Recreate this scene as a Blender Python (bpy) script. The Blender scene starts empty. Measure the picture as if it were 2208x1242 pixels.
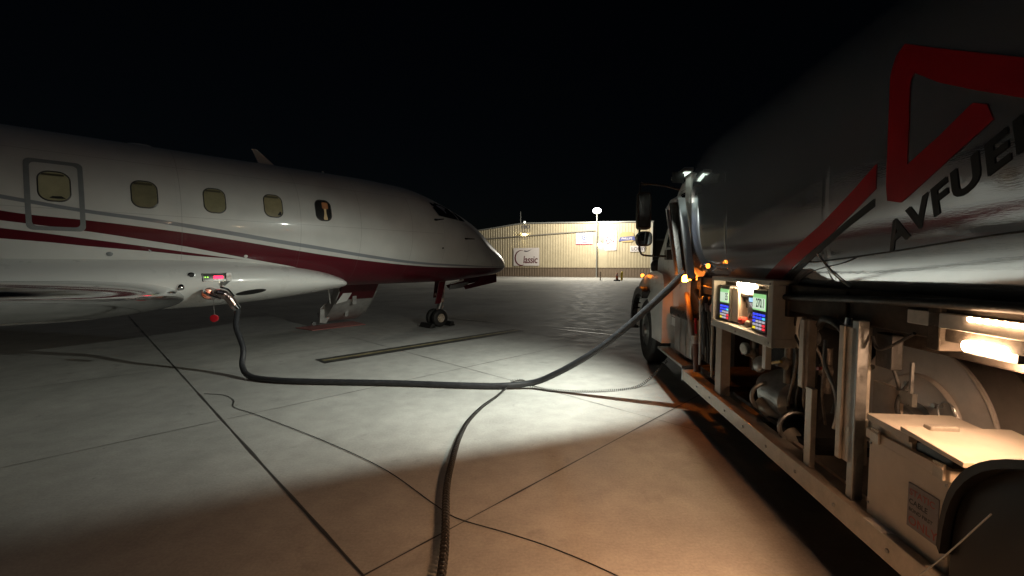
import bpy, math, random
from math import sin, cos, pi, radians, atan2, sqrt
from mathutils import Vector, Matrix
random.seed(7)
S = bpy.context.scene
COL = S.collection

# ------------------------------------------------------------------ camera, world, light
F = 926.0
PITCH = math.atan(51 / F)
cam_d = bpy.data.cameras.new("camera"); cam = bpy.data.objects.new("camera", cam_d); COL.objects.link(cam)
cam_d.sensor_width = 36; cam_d.lens = F / 2208 * 36
cam_d.clip_start = 0.02; cam_d.clip_end = 3000
cam.location = (0, 0, 1.6); cam.rotation_euler = (pi / 2 - PITCH, 0, 0)
S.camera = cam
W = bpy.data.worlds.new("World"); S.world = W; W.use_nodes = True
wn = W.node_tree.nodes; wl = W.node_tree.links
bg = wn["Background"]; sky = wn.new("ShaderNodeTexSky"); sky.sky_type = 'NISHITA'; sky.sun_disc = False
sky.sun_elevation = radians(24); sky.sun_rotation = radians(150)
wl.new(sky.outputs[0], bg.inputs[0]); bg.inputs[1].default_value = 0.0003
sun_d = bpy.data.lights.new("night_fill_sun", 'SUN'); sun_d.energy = 0.032; sun_d.angle = radians(10); sun_d.color = (.8, .88, 1)  # faint fill sun added to lift the tank top and fuselage roof
sun = bpy.data.objects.new("night_fill_sun", sun_d); COL.objects.link(sun); sun.rotation_euler = (radians(32), 0, radians(-12)); sun.location = (0, 0, 30)
S.view_settings.view_transform = 'Standard'; S.view_settings.look = 'None'
S.view_settings.exposure = 0.0; S.view_settings.gamma = 1
S.cycles.max_bounces = 8; S.cycles.sample_clamp_indirect = 4

P_COLD, P_HANGAR, P_DOOR = 1120.0, 5200.0, 35.0
LED_E = 120.0

# ------------------------------------------------------------------ helpers
def lin(c): return tuple(((v / 255) / 12.92 if v / 255 <= .04045 else ((v / 255 + .055) / 1.055) ** 2.4) for v in c)

class MB:
    def __init__(s): s.v = []; s.f = []
    def add(s, vs, fs):
        o = len(s.v); s.v += [tuple(p) for p in vs]; s.f += [tuple(i + o for i in f) for f in fs]; return s
    def box(s, a, b, rot=None, piv=None):
        x0, y0, z0 = [min(a[i], b[i]) for i in range(3)]; x1, y1, z1 = [max(a[i], b[i]) for i in range(3)]
        vs = [Vector(p) for p in [(x0,y0,z0),(x1,y0,z0),(x1,y1,z0),(x0,y1,z0),(x0,y0,z1),(x1,y0,z1),(x1,y1,z1),(x0,y1,z1)]]
        if rot is not None:
            c = Vector(piv) if piv else (Vector(a) + Vector(b)) / 2
            vs = [c + rot @ (p - c) for p in vs]
        return s.add(vs, [(0,3,2,1),(4,5,6,7),(0,1,5,4),(1,2,6,5),(2,3,7,6),(3,0,4,7)])
    def bar(s, p, q, w, d, up=(0, 0, 1)):   # rectangular bar from p to q
        p = Vector(p); q = Vector(q); t = (q - p).normalized(); u = Vector(up)
        if abs(t.dot(u)) > .95: u = Vector((1, 0, 0))
        a = t.cross(u).normalized(); b = a.cross(t)
        vs = [e + a * sx * w / 2 + b * sz * d / 2 for e in (p, q) for sx, sz in ((-1,-1),(1,-1),(1,1),(-1,1))]
        return s.add(vs, [(3,2,1,0),(4,5,6,7),(0,1,5,4),(1,2,6,5),(2,3,7,6),(3,0,4,7)])
    def tube(s, pts, r, n=12, caps=True):
        pts = [Vector(p) for p in pts]; N = len(pts); R = r if hasattr(r, '__len__') else [r] * N
        vs = []; prev = None
        for i, p in enumerate(pts):
            t = (pts[min(i + 1, N - 1)] - pts[max(i - 1, 0)]).normalized()
            if prev is None:
                u = Vector((0, 0, 1)) if abs(t.z) < .9 else Vector((1, 0, 0)); a = t.cross(u).normalized()
            else:
                a = (prev - t * prev.dot(t)).normalized()
            prev = a; b = t.cross(a)
            vs += [p + (a * cos(2*pi*k/n) + b * sin(2*pi*k/n)) * R[i] for k in range(n)]
        fs = [(i*n+k, i*n+(k+1) % n, (i+1)*n+(k+1) % n, (i+1)*n+k) for i in range(N-1) for k in range(n)]
        if caps: fs += [tuple(range(n))[::-1], tuple(range((N-1)*n, N*n))]
        return s.add(vs, fs)
    def lathe(s, c, axis, prof, n=32, caps=True):   # prof: (along, radius)
        c = Vector(c); t = Vector(axis).normalized(); u = Vector((0,0,1)) if abs(t.z) < .9 else Vector((1,0,0))
        a = t.cross(u).normalized(); b = t.cross(a)
        vs = [c + t*h + (a*cos(2*pi*k/n) + b*sin(2*pi*k/n))*max(r, 1e-5) for h, r in prof for k in range(n)]
        fs = [(i*n+k, i*n+(k+1) % n, (i+1)*n+(k+1) % n, (i+1)*n+k) for i in range(len(prof)-1) for k in range(n)]
        if caps: fs += [tuple(range(n))[::-1], tuple(range((len(prof)-1)*n, len(prof)*n))]
        return s.add(vs, fs)
    def prism(s, poly, f0, f1):   # poly list of 2D, f0/f1 map 2D->3D
        n = len(poly); vs = [f0(*p) for p in poly] + [f1(*p) for p in poly]
        return s.add(vs, [tuple(range(n))[::-1], tuple(range(n, 2*n))] + [(i, (i+1) % n, n+(i+1) % n, n+i) for i in range(n)])
    def strip(s, A, B, surf, nu=10, nv=3):  # ruled patch between two 2D polylines mapped on a surface
        def samp(P, t):
            L = [0]
            for i in range(len(P)-1): L.append(L[-1] + math.dist(P[i], P[i+1]))
            d = t * L[-1]
            for i in range(len(P)-1):
                if d <= L[i+1] + 1e-9:
                    k = (d-L[i])/max(L[i+1]-L[i], 1e-9); return tuple(P[i][j]*(1-k)+P[i+1][j]*k for j in (0, 1))
            return P[-1]
        vs = []
        for i in range(nu+1):
            p, q = samp(A, i/nu), samp(B, i/nu)
            for j in range(nv+1):
                k = j/nv; vs.append(surf(p[0]*(1-k)+q[0]*k, p[1]*(1-k)+q[1]*k))
        m = nv+1
        return s.add(vs, [(i*m+j, i*m+j+1, (i+1)*m+j+1, (i+1)*m+j) for i in range(nu) for j in range(nv)])
    def fan(s, outline, surf, rings=6, ctr=None):   # filled patch on a surface
        cx = sum(p[0] for p in outline)/len(outline); cz = sum(p[1] for p in outline)/len(outline); n = len(outline)
        vs = [surf(cx, cz)]
        for r in range(1, rings+1):
            k = r/rings; vs += [surf(cx+(p[0]-cx)*k, cz+(p[1]-cz)*k) for p in outline]
        fs = [(0, 1+i, 1+(i+1) % n) for i in range(n)]
        for r in range(rings-1):
            o = 1+r*n; fs += [(o+i, o+n+i, o+n+(i+1) % n, o+(i+1) % n) for i in range(n)]
        return s.add(vs, fs)
    def ring(s, outline, k, surf0, surf1=None):  # ring around an outline, scaled by k
        n = len(outline); cx = sum(p[0] for p in outline)/n; cz = sum(p[1] for p in outline)/n
        g = [(cx+(p[0]-cx)*k, cz+(p[1]-cz)*k) for p in outline]; surf1 = surf1 or surf0
        return s.add([surf1(*p) for p in outline]+[surf0(*p) for p in g], [(i, (i+1) % n, n+(i+1) % n, n+i) for i in range(n)])
    def build(s, name, mat, parent=None, smooth=False, bevel=0.0, off=None):
        me = bpy.data.meshes.new(name)
        vs = s.v if off is None else [(x-off[0], y-off[1], z-off[2]) for x, y, z in s.v]
        me.from_pydata(vs, [], s.f); me.update()
        import bmesh
        bm = bmesh.new(); bm.from_mesh(me); bmesh.ops.recalc_face_normals(bm, faces=bm.faces); bm.to_mesh(me); bm.free()
        o = bpy.data.objects.new(name, me); COL.objects.link(o); me.materials.append(mat)
        if smooth:
            for p in me.polygons: p.use_smooth = True
            if smooth != 'all':
                m = o.modifiers.new('es', 'EDGE_SPLIT'); m.split_angle = radians(38)
        if bevel:
            m = o.modifiers.new('bv', 'BEVEL'); m.width = bevel; m.segments = 2; m.limit_method = 'ANGLE'; m.angle_limit = radians(40)
        if parent: o.parent = parent
        return o

def spline(pts, n=12):
    P = [Vector(p) for p in pts]; out = []
    for i in range(len(P)-1):
        p0, p1, p2, p3 = P[max(i-1, 0)], P[i], P[i+1], P[min(i+2, len(P)-1)]
        for k in range(n):
            t = k/n
            out.append(.5*((2*p1)+(p2-p0)*t+(2*p0-5*p1+4*p2-p3)*t*t+(3*p1-p0-3*p2+p3)*t**3))
    out.append(P[-1]); return out
def helix(path, R, r, pitch, n=5, per=9):
    P = spline(path, 24); L = [0]
    for i in range(len(P)-1): L.append(L[-1]+(P[i+1]-P[i]).length)
    tot = L[-1]; N = int(tot/pitch*per); pts = []; j = 0
    for i in range(N+1):
        d = tot*i/N
        while j < len(L)-2 and L[j+1] < d: j += 1
        k = (d-L[j])/max(L[j+1]-L[j], 1e-9); c = P[j].lerp(P[j+1], k); t = (P[j+1]-P[j]).normalized()
        a = t.cross(Vector((0,0,1))).normalized(); b = a.cross(t); ang = 2*pi*i/per
        rr = R(i/N) if callable(R) else R
        pts.append(c+(a*cos(ang)+b*sin(ang))*rr)
    return MB().tube(pts, r, n)

def empty(name, loc, rz=0, label=None, cat=None, group=None):
    o = bpy.data.objects.new(name, None); COL.objects.link(o); o.location = loc; o.rotation_euler = (0, 0, rz); o.empty_display_size = .2
    return tag(o, label, cat, group)
def tag(o, label=None, cat=None, group=None, kind=None):
    if label: o['label'] = label
    if cat: o['category'] = cat
    if group: o['group'] = group
    if kind: o['kind'] = kind
    return o

def mat(name, col, rough=.5, metal=0., spec=.5, coat=0., noise=0., nscale=8., bump=0., bscale=40., emit=None, es=0., rvar=0.):
    m = bpy.data.materials.new(name); m.use_nodes = True; nt = m.node_tree; N = nt.nodes; L = nt.links; b = N['Principled BSDF']
    b.inputs['Base Color'].default_value = (*col, 1); b.inputs['Roughness'].default_value = rough; b.inputs['Metallic'].default_value = metal
    b.inputs['Specular IOR Level'].default_value = spec; b.inputs['Coat Weight'].default_value = coat; b.inputs['Coat Roughness'].default_value = .05
    tc = N.new('ShaderNodeTexCoord')
    if noise or rvar:
        n = N.new('ShaderNodeTexNoise'); n.inputs['Scale'].default_value = nscale; n.inputs['Detail'].default_value = 8; n.inputs['Roughness'].default_value = .65
        L.new(tc.outputs['Object'], n.inputs['Vector'])
        if noise:
            mx = N.new('ShaderNodeMix'); mx.data_type = 'RGBA'
            mx.inputs[6].default_value = (*[c*(1-noise) for c in col], 1); mx.inputs[7].default_value = (*[min(1, c*(1+noise)) for c in col], 1)
            r = N.new('ShaderNodeMapRange'); r.inputs[1].default_value = .3; r.inputs[2].default_value = .7
            L.new(n.outputs[0], r.inputs[0]); L.new(r.outputs[0], mx.inputs[0]); L.new(mx.outputs[2], b.inputs['Base Color'])
        if rvar:
            r2 = N.new('ShaderNodeMapRange'); r2.inputs[1].default_value = .3; r2.inputs[2].default_value = .7
            r2.inputs[3].default_value = max(0, rough-rvar); r2.inputs[4].default_value = rough+rvar
            L.new(n.outputs[0], r2.inputs[0]); L.new(r2.outputs[0], b.inputs['Roughness'])
    if bump:
        n2 = N.new('ShaderNodeTexNoise'); n2.inputs['Scale'].default_value = bscale; n2.inputs['Detail'].default_value = 6
        L.new(tc.outputs['Object'], n2.inputs['Vector']); bp = N.new('ShaderNodeBump'); bp.inputs['Strength'].default_value = bump; bp.inputs['Distance'].default_value = .02
        L.new(n2.outputs[0], bp.inputs['Height']); L.new(bp.outputs[0], b.inputs['Normal'])
    if emit:
        b.inputs['Emission Color'].default_value = (*emit, 1); b.inputs['Emission Strength'].default_value = es
    return m

M = dict(
    white=mat('white_paint', (.72, .72, .70), .30, coat=.4, spec=.35, noise=.02, nscale=3, rvar=.05),
    truckwhite=mat('truck_white', (.62, .62, .60), .35, coat=.4, noise=.1, nscale=5, rvar=.1),
    maroon=mat('maroon_paint', (.09, .004, .010), .3, coat=.6, noise=.15, nscale=4),
    red=mat('red_decal', (.36, .006, .012), .35, coat=.3, noise=.1, nscale=6),
    black=mat('black_decal', (.012, .012, .012), .4, noise=.2, nscale=9),
    rubber=mat('black_rubber', (.022, .021, .02), .6, noise=.35, nscale=25, bump=.3, bscale=60, rvar=.15),
    hose=mat('hose_rubber', (.022, .023, .027), .5, noise=.35, nscale=14, bump=.3, bscale=90, rvar=.12),
    plastic=mat('black_plastic', (.012, .012, .012), .3, noise=.2, nscale=12, rvar=.1),
    chrome=mat('chrome', (.75, .76, .78), .12, 1., noise=.08, nscale=10, rvar=.05),
    polish=mat('polished_leading_edge', (.62, .63, .64), .1, 1., noise=.1, nscale=4, bump=.05, bscale=3),
    steel=mat('dull_steel', (.33, .33, .32), .42, .85, noise=.3, nscale=10, rvar=.15, bump=.1),
    alu=mat('aluminium_rail', (.46, .42, .36), .45, .35, noise=.22, nscale=14, rvar=.15, bump=.1, bscale=30),
    frame=mat('dark_chassis_paint', (.016, .015, .013), .55, noise=.4, nscale=9, rvar=.2, bump=.2),
    tanpaint=mat('beige_compartment_paint', (.36, .30, .25), .5, noise=.22, nscale=7, rvar=.12, bump=.12, bscale=25),
    cabinet=mat('cream_cabinet_paint', (.52, .47, .40), .45, noise=.12, nscale=6, rvar=.1, bump=.06),
    glass=mat('dark_glass', (.012, .014, .016), .06, spec=.6, noise=.2),
    shade=mat('window_shade', (.20, .185, .10), .35, coat=.8, noise=.15, nscale=6, emit=(1., .88, .45), es=.024),
    brushed=mat('brushed_metal', (.66,.68,.72), .28, .8, noise=.04, nscale=4),
    dark=mat('dark_void', (.008, .007, .007), .6, noise=.3),
    grayline=mat('grey_decal', (.25, .27, .28), .4, coat=.4, noise=.1),
    brass=mat('nozzle_metal', (.5, .40, .38), .25, 1., noise=.25, nscale=40, bump=.3, bscale=50),
    redplastic=mat('red_plastic', (.45, .01, .02), .3, coat=.3, noise=.2, nscale=20),
    amber=mat('amber_lens', (.9, .25, .02), .3, emit=(1., .22, .015), es=190),
    amberdim=mat('amber_lens_dim', (.9, .25, .02), .3, emit=(1., .24, .02), es=8),
    led=mat('led_lens', (1, .8, .6), .3, emit=(1., .60, .34), es=LED_E*.5), ledlamp=mat('led_lamp_lens', (1, .8, .6), .3, emit=(1., .62, .36), es=LED_E),
)

# ------------------------------------------------------------------ ground
def concrete():
    m = mat('concrete', (.40, .395, .375), .55); nt = m.node_tree; N = nt.nodes; L = nt.links; b = N['Principled BSDF']
    tc = N.new('ShaderNodeTexCoord')
    def noise(sc, det=8, vec=None, dist=0):
        n = N.new('ShaderNodeTexNoise'); n.inputs['Scale'].default_value = sc; n.inputs['Detail'].default_value = det; n.inputs['Distortion'].default_value = dist
        n.inputs['Roughness'].default_value = .62
        L.new(vec or tc.outputs['Object'], n.inputs['Vector']); return n.outputs[0]
    def rng(o, a, c, d, e):
        r = N.new('ShaderNodeMapRange'); 
        for i, v in enumerate((a, c, d, e)): r.inputs[i+1].default_value = v
        L.new(o, r.inputs[0]); return r.outputs[0]
    def mul(a, c):
        n = N.new('ShaderNodeMath'); n.operation = 'MULTIPLY'; L.new(a, n.inputs[0]); L.new(c, n.inputs[1]); return n.outputs[0]
    # broom texture runs one way across the slabs
    mp = N.new('ShaderNodeMapping'); mp.inputs['Rotation'].default_value = (0, 0, radians(45)); mp.inputs['Scale'].default_value = (1, 14, 1)
    L.new(tc.outputs['Object'], mp.inputs[0])
    a = rng(noise(.45, 6, dist=.4), .3, .7, .78, 1.14)
    c = rng(noise(4.5, 10), .3, .75, .84, 1.08)
    d = rng(noise(60, 4), .3, .7, .88, 1.10)
    e = rng(noise(9, 5, mp.outputs[0]), .3, .7, .95, 1.05)
    st = mul(rng(noise(1.7, 4, dist=1.2), .62, .74, 1.0, .76), mul(rng(noise(7.5, 3, dist=.6), .70, .76, 1.0, .72), rng(noise(.16, 5, dist=.8), .35, .65, .86, 1.08)))
    tot = mul(mul(mul(mul(a, c), d), e), st)
    mx = N.new('ShaderNodeMix'); mx.data_type = 'RGBA'; mx.blend_type = 'MULTIPLY'; mx.inputs[0].default_value = 1; mx.inputs[6].default_value = (.40, .395, .375, 1)
    L.new(tot, mx.inputs[7]); L.new(mx.outputs[2], b.inputs['Base Color'])
    L.new(rng(noise(2.2, 6), .3, .7, .62, .85), b.inputs['Roughness']); b.inputs['Specular IOR Level'].default_value = .2
    bp = N.new('ShaderNodeBump'); bp.inputs['Strength'].default_value = .05; bp.inputs['Distance'].default_value = .0008
    L.new(noise(70, 6), bp.inputs['Height']); L.new(bp.outputs[0], b.inputs['Normal'])
    return m
M['concrete'] = concrete(); M['mirrordark'] = mat('unlit_mirror', (.02,.02,.022), .25, .5)  # main mirror: reflection of the dark sky put into its colour
g = MB().add([(-400,-400,0),(400,-400,0),(400,400,0),(-400,400,0)], [(0,1,2,3)]).build('ground', M['concrete']); tag(g, kind='structure')

# slab joints: lines along (-.707,.707) and (.707,.707)
M['joint'] = mat('joint_sealant', (.035, .033, .032), .5, noise=.4, nscale=5)
M['jointfaint'] = mat('saw_cut_joint', (.13, .125, .12), .7, noise=.5, nscale=3)
def line_strip(mb, p, q, w, z, wob=0.0):
    p = Vector(p); q = Vector(q); t = (q-p).normalized(); a = Vector((-t.y, t.x)); n = max(2, int((q-p).length/.25)); vs = []
    for i in range(n+1):
        c = p.lerp(q, i/n); ww = w*(1+wob*(random.random()-.5)); vs += [(c.x+a.x*ww/2, c.y+a.y*ww/2, z), (c.x-a.x*ww/2, c.y-a.y*ww/2, z)]
    mb.add(vs, [(2*i, 2*i+1, 2*i+3, 2*i+2) for i in range(n)])
u = Vector((.707, .707)); v = Vector((-.707, .707))
ja, jb = MB(), MB()
for k in range(-3, 9):
    o = .96+3.17*k; thick = (k == 0)
    line_strip(ja if thick else jb, u*o+v*-12, u*o+v*40, .016 if thick else .010, .004, 1.0)
for k in range(-3, 9):
    o = 2.04+3.13*k; thick = (k == 0)
    line_strip(ja if thick else jb, v*o+u*-30, v*o+u*40, .013 if thick else .009, .0045, 1.0)
tag(ja.build('sealed_joint', M['joint']), kind='structure'); tag(jb.build('slab_joint', M['jointfaint']), kind='structure')
# taxi line: yellow with black borders
M['paintblack'] = mat('black_road_paint', (.03, .03, .028), .6, noise=.5, nscale=6)
M['paintyellow'] = mat('worn_yellow_paint', (.20, .17, .09), .6, noise=.5, nscale=8)
M['paintwhite'] = mat('worn_white_paint', (.55, .55, .53), .5, noise=.35, nscale=5)
p0 = Vector((-3.16, 6.99)); tt = Vector((3.3, 3.35)).normalized()
mb = MB(); line_strip(mb, p0, p0+tt*4.75, .40, .008); tag(mb.build('taxi_line_border', M['paintblack']), kind='structure')
mb = MB(); line_strip(mb, p0+tt*.05, p0+tt*4.7, .11, .012, .35); tag(mb.build('taxi_line', M['paintyellow']), kind='structure')
mb = MB()
line_strip(mb, (1.0, 10.6), (3.6, 8.7), .05, .008, .6); line_strip(mb, (-1.9, 12.85), (-.4, 11.7), .09, .008, .5); line_strip(mb, (-2.4, 12.9), (3.5, 9.6), .03, .0085, .8)
tag(mb.build('white_apron_line', M['paintwhite']), kind='structure')

# ------------------------------------------------------------------ frames
TH = math.atan(91/F*cos(PITCH)); Bv = Vector((sin(TH), cos(TH), 0)); Rv = Vector((cos(TH), -sin(TH), 0))
def tw(L, s, z): return Rv*L+Bv*s+Vector((0, 0, z))          # truck coords -> world
PH = radians(43.692); Av = Vector((sin(PH), cos(PH), 0)); Nv = Vector((cos(PH), -sin(PH), 0)); NW = Vector((-1.952, 11.086, 0))
def aw(x, off, z): return NW+Av*x+Nv*off+Vector((0, 0, z))   # aircraft coords (off = starboard) -> world

# ================================================================== AIRCRAFT
air = empty('business_jet', NW, atan2(Av.y, Av.x), 'white business jet with maroon and grey stripes parked on the apron, nose to the right', 'airplane')
FUS = [(-19.5,3.15,2.75,.12,2.95),(-17.5,3.3,2.3,.5,2.8),(-14.5,3.40,1.6,.95,2.5),(-11,3.47,1.2,1.14,2.33),(-8,3.47,1.15,1.16,2.31),(-5,3.47,1.15,1.16,2.31),(-2.4,3.47,1.15,1.16,2.31),(-1.3,3.42,1.15,1.15,2.28),(-.8,3.34,1.15,1.12,2.22),(-.275,3.19,1.155,1.06,2.12),(.3,2.99,1.165,.97,2.0),(.93,2.72,1.21,.82,1.85),(1.5,2.33,1.26,.62,1.72),(1.95,2.03,1.32,.43,1.64),(2.2,1.85,1.38,.29,1.60),(2.34,1.73,1.45,.17,1.58),(2.405,1.60,1.54,.03,1.57)]
FAIR = [(-13,1.6,1.3,.3,1.4),(-12,1.7,1.0,.8,1.35),(-10.5,1.78,.88,1.2,1.32),(-8,1.80,.86,1.34,1.32),(-5.2,1.78,.88,1.34,1.32),(-4.4,1.72,.92,1.28,1.33),(-3.8,1.64,.97,1.18,1.32),(-3.3,1.54,1.03,1.05,1.29),(-2.95,1.42,1.08,.9,1.26),(-2.75,1.33,1.11,.76,1.23),(-2.66,1.26,1.15,.55,1.2)]
def pch(T, x, k):
    X = [t[0] for t in T]; Y = [t[k] for t in T]; n = len(X); x = min(max(x, X[0]), X[-1]); i = max(j for j in range(n-1) if X[j] <= x or j == 0)
    d = [(Y[j+1]-Y[j])/(X[j+1]-X[j]) for j in range(n-1)]
    def m(j):
        if j == 0: return d[0]
        if j == n-1: return d[-1]
        return 0 if d[j-1]*d[j] <= 0 else 2*d[j-1]*d[j]/(d[j-1]+d[j])
    h = X[i+1]-X[i]; t = (x-X[i])/h
    return (2*t**3-3*t*t+1)*Y[i]+(t**3-2*t*t+t)*h*m(i)+(-2*t**3+3*t*t)*Y[i+1]+(t**3-t*t)*h*m(i+1)
def sec(T, x): return [pch(T, x, k) for k in (1, 2, 3, 4)]
def loft(T, xs, n=72, e=2.0):
    mb = MB(); vs = []
    for x in xs:
        zt, zb, w, zc = sec(T, x)
        for k in range(n):
            a = 2*pi*k/n; c, s_ = cos(a), sin(a)
            oo = math.copysign(abs(c)**(2/e), c)*w; zz = math.copysign(abs(s_)**(2/e), s_)
            vs.append((x, -oo, zc+zz*((zt-zc) if zz > 0 else (zc-zb))))
    N = len(xs); mb.add(vs, [(i*n+k, i*n+(k+1) % n, (i+1)*n+(k+1) % n, (i+1)*n+k) for i in range(N-1) for k in range(n)]+[tuple(range(n)), tuple(range((N-1)*n, N*n))])
    return mb
def fo(x, z):   # half width of the fuselage at x, z
    zt, zb, w, zc = sec(FUS, x); hh = (zt-zc) if z > zc else (zc-zb)
    return w*sqrt(max(0, 1-((z-zc)/hh)**2))
def fairo(x, z, e=2.2):
    zt, zb, w, zc = sec(FAIR, x); hh = (zt-zc) if z > zc else (zc-zb)
    return w*max(0, 1-abs((z-zc)/hh)**e)**(1/e)
def fs(eps, side=1):       # surface map for fuselage decals, starboard side
    def g(x, z): return (x, -side*(fo(x, z)+eps), z+(.3*eps if z > 2.6 else 0))
    return g
def ffs(eps):
    def g(x, z): return (x, -(fairo(x, z)+eps), z)
    return g

# fuselage paint with stripes
def livery():
    m = mat('aircraft_livery', (.72, .72, .70), .33, coat=.35, spec=.3); nt = m.node_tree; N = nt.nodes; L = nt.links; b = N['Principled BSDF']
    tc = N.new('ShaderNodeTexCoord'); sp = N.new('ShaderNodeSeparateXYZ'); L.new(tc.outputs['Object'], sp.inputs[0])
    def mth(op, a, c, cl=False):
        n = N.new('ShaderNodeMath'); n.operation = op; n.use_clamp = cl
        for i, q in enumerate((a, c)):
            if isinstance(q, (int, float)): n.inputs[i].default_value = q
            elif q is not None: L.new(q, n.inputs[i])
        return n.outputs[0]
    xn = mth('DIVIDE', mth('ADD', sp.outputs[0], 8.0), 11.0)
    def curve(pts):
        c = N.new('ShaderNodeFloatCurve'); cv = c.mapping.curves[0]; pts = sorted(pts)
        P = [((x+8)/11, (z-1)/2.5) for x, z in pts]
        while len(cv.points) < len(P): cv.points.new(.5, .5)
        for q, p in zip(cv.points, P): q.location = p; q.handle_type = 'AUTO_CLAMPED'
        c.mapping.use_clip = False; c.mapping.extend = 'EXTRAPOLATED'; c.mapping.update(); L.new(xn, c.inputs['Value'])
        return mth('ADD', mth('MULTIPLY', c.outputs[0], 2.5), 1.0)
    def below(c): return mth('MULTIPLY', mth('SUBTRACT', c, sp.outputs[2]), 350, True)
    def above(c): return mth('MULTIPLY', mth('SUBTRACT', sp.outputs[2], c), 350, True)
    gt = [(-7.14,2.43),(-6.96,2.40),(-6.4,2.315),(-5.8,2.255),(-4.91,2.14),(-4.11,2.025),(-3.31,1.916),(-2.36,1.786),(-1.21,1.66),(.21,1.589),(1.17,1.553),(2.4,1.54)]
    gb = [(-7.14,2.377),(-6.4,2.265),(-5.8,2.20),(-4.91,2.075),(-4.1,1.955),(-3.3,1.85),(-2.34,1.722),(-1.18,1.605),(.24,1.552),(1.17,1.535),(2.4,1.53)]
    mt = [(-7.15,2.24),(-6.97,2.215),(-6.41,2.176),(-5.8,2.118),(-4.91,2.01),(-4.39,1.935),(-3.79,1.845),(-3.29,1.775),(-2.33,1.666),(-1.17,1.569),(-.06,1.525),(1.2,1.51),(2.4,1.505)]
    mbt = [(-7.15,2.121),(-6.97,2.10),(-6.41,2.03),(-5.8,1.936),(-5.38,1.867),(-4.9,1.769),(-4.35,1.66),(-3.74,1.54),(-3.25,1.35),(-3.0,1.1),(-2.8,1.0),(2.5,1.0)]
    t2 = [(-7.16,2.035),(-6.79,1.989),(-6.41,1.936),(-5.8,1.851),(-5.26,1.77),(-4.56,1.67),(-4.4,1.64),(2.5,1.0)]
    b2 = [(-7.17,1.91),(-6.79,1.88),(-6.42,1.84),(-5.8,1.786),(-5.26,1.728),(-4.56,1.668),(-4.4,1.64),(2.5,1.05)]
    band = mth('MULTIPLY', below(curve(mt)), above(curve(mbt)))
    band2 = mth('MULTIPLY', mth('MULTIPLY', below(curve(t2)), above(curve(b2))), mth('MULTIPLY', mth('SUBTRACT', -4.5, sp.outputs[0]), 40, True))
    red = mth('MAXIMUM', band, band2); gray = mth('MULTIPLY', below(curve(gt)), above(curve(gb)))
    ns = N.new('ShaderNodeTexNoise'); ns.inputs['Scale'].default_value = 2.5; ns.inputs['Detail'].default_value = 8; L.new(tc.outputs['Object'], ns.inputs[0])
    r = N.new('ShaderNodeMapRange'); r.inputs[1].default_value = .3; r.inputs[2].default_value = .7; r.inputs[3].default_value = .92; r.inputs[4].default_value = 1.03; L.new(ns.outputs[0], r.inputs[0])
    # radome: slightly darker unpainted-looking nose cone behind a slanted seam
    sl = mth('SUBTRACT', sp.outputs[0], mth('MULTIPLY', mth('SUBTRACT', 2.24, sp.outputs[2]), .68)) 
    seam = mth('SUBTRACT', 1, mth('MULTIPLY', mth('ABSOLUTE', mth('SUBTRACT', sl, .95), None), 90, True))
    def mix(f, a, c):
        n = N.new('ShaderNodeMix'); n.data_type = 'RGBA'; L.new(f, n.inputs[0])
        if isinstance(a, tuple): n.inputs[6].default_value = (*a, 1)
        else: L.new(a, n.inputs[6])
        n.inputs[7].default_value = (*c, 1); return n.outputs[2]
    o = mix(gray, (.72, .72, .70), (.27, .29, .32)); o = mix(red, o, (.105, .004, .012)); o = mix(seam, o, (.3, .28, .27))
    # skin panel seams with rivet rows, and a few hatch outlines
    def lineat(src, c, w): return mth('SUBTRACT', 1, mth('DIVIDE', mth('ABSOLUTE', mth('SUBTRACT', src, c), None), w), True)
    lines = None
    for c_ in (-7.55, -5.42, -3.74, -2.62, -1.45, -.55, .25): 
        q = lineat(sp.outputs[0], c_, .006); lines = q if lines is None else mth('MAXIMUM', lines, q)
    for c_ in (3.05, 2.30): lines = mth('MAXIMUM', lines, mth('MULTIPLY', lineat(sp.outputs[2], c_, .005), mth('MULTIPLY', mth('SUBTRACT', -.6, sp.outputs[0]), 40, True)))
    riv = None
    ph_ = mth('GREATER_THAN', mth('SINE', mth('MULTIPLY', sp.outputs[2], 180), None), .55)
    for c_ in (-5.47, -3.79, -2.67, -1.50, -.60): 
        q = mth('MULTIPLY', lineat(sp.outputs[0], c_, .007), ph_); riv = q if riv is None else mth('MAXIMUM', riv, q)
    o = mix(mth('MULTIPLY', mth('MAXIMUM', lines, mth('MULTIPLY', riv, .5)), .45), o, (.16, .155, .15))
    ml = N.new('ShaderNodeMix'); ml.data_type = 'RGBA'; ml.blend_type = 'MULTIPLY'; ml.inputs[0].default_value = 1; L.new(o, ml.inputs[6]); L.new(r.outputs[0], ml.inputs[7])
    L.new(ml.outputs[2], b.inputs['Base Color'])
    bp = N.new('ShaderNodeBump'); bp.inputs['Strength'].default_value = .04; bp.inputs['Distance'].default_value = .05
    n2 = N.new('ShaderNodeTexNoise'); n2.inputs['Scale'].default_value = 1.6; L.new(tc.outputs['Object'], n2.inputs[0]); L.new(n2.outputs[0], bp.inputs['Height']); L.new(bp.outputs[0], b.inputs['Normal'])
    return m
M['livery'] = livery()
xs = [-19.5+.25*i for i in range(70)]; xs = [x for x in xs if x < -2.5]+[-2.5+.06*i for i in range(79)]+[2.2,2.25,2.29,2.32,2.34,2.36,2.38,2.395,2.405]
fus = loft(FUS, sorted(set(xs)), 96).build('fuselage', M['livery'], air, smooth='all')
xf = [-13+.4*i for i in range(20)]+[-5.2+.08*i for i in range(32)]+[-2.7,-2.66]
fair = loft(FAIR, sorted(set(xf)), 72, 2.2).build('belly_fairing', M['white'], air, smooth='all')

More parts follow.
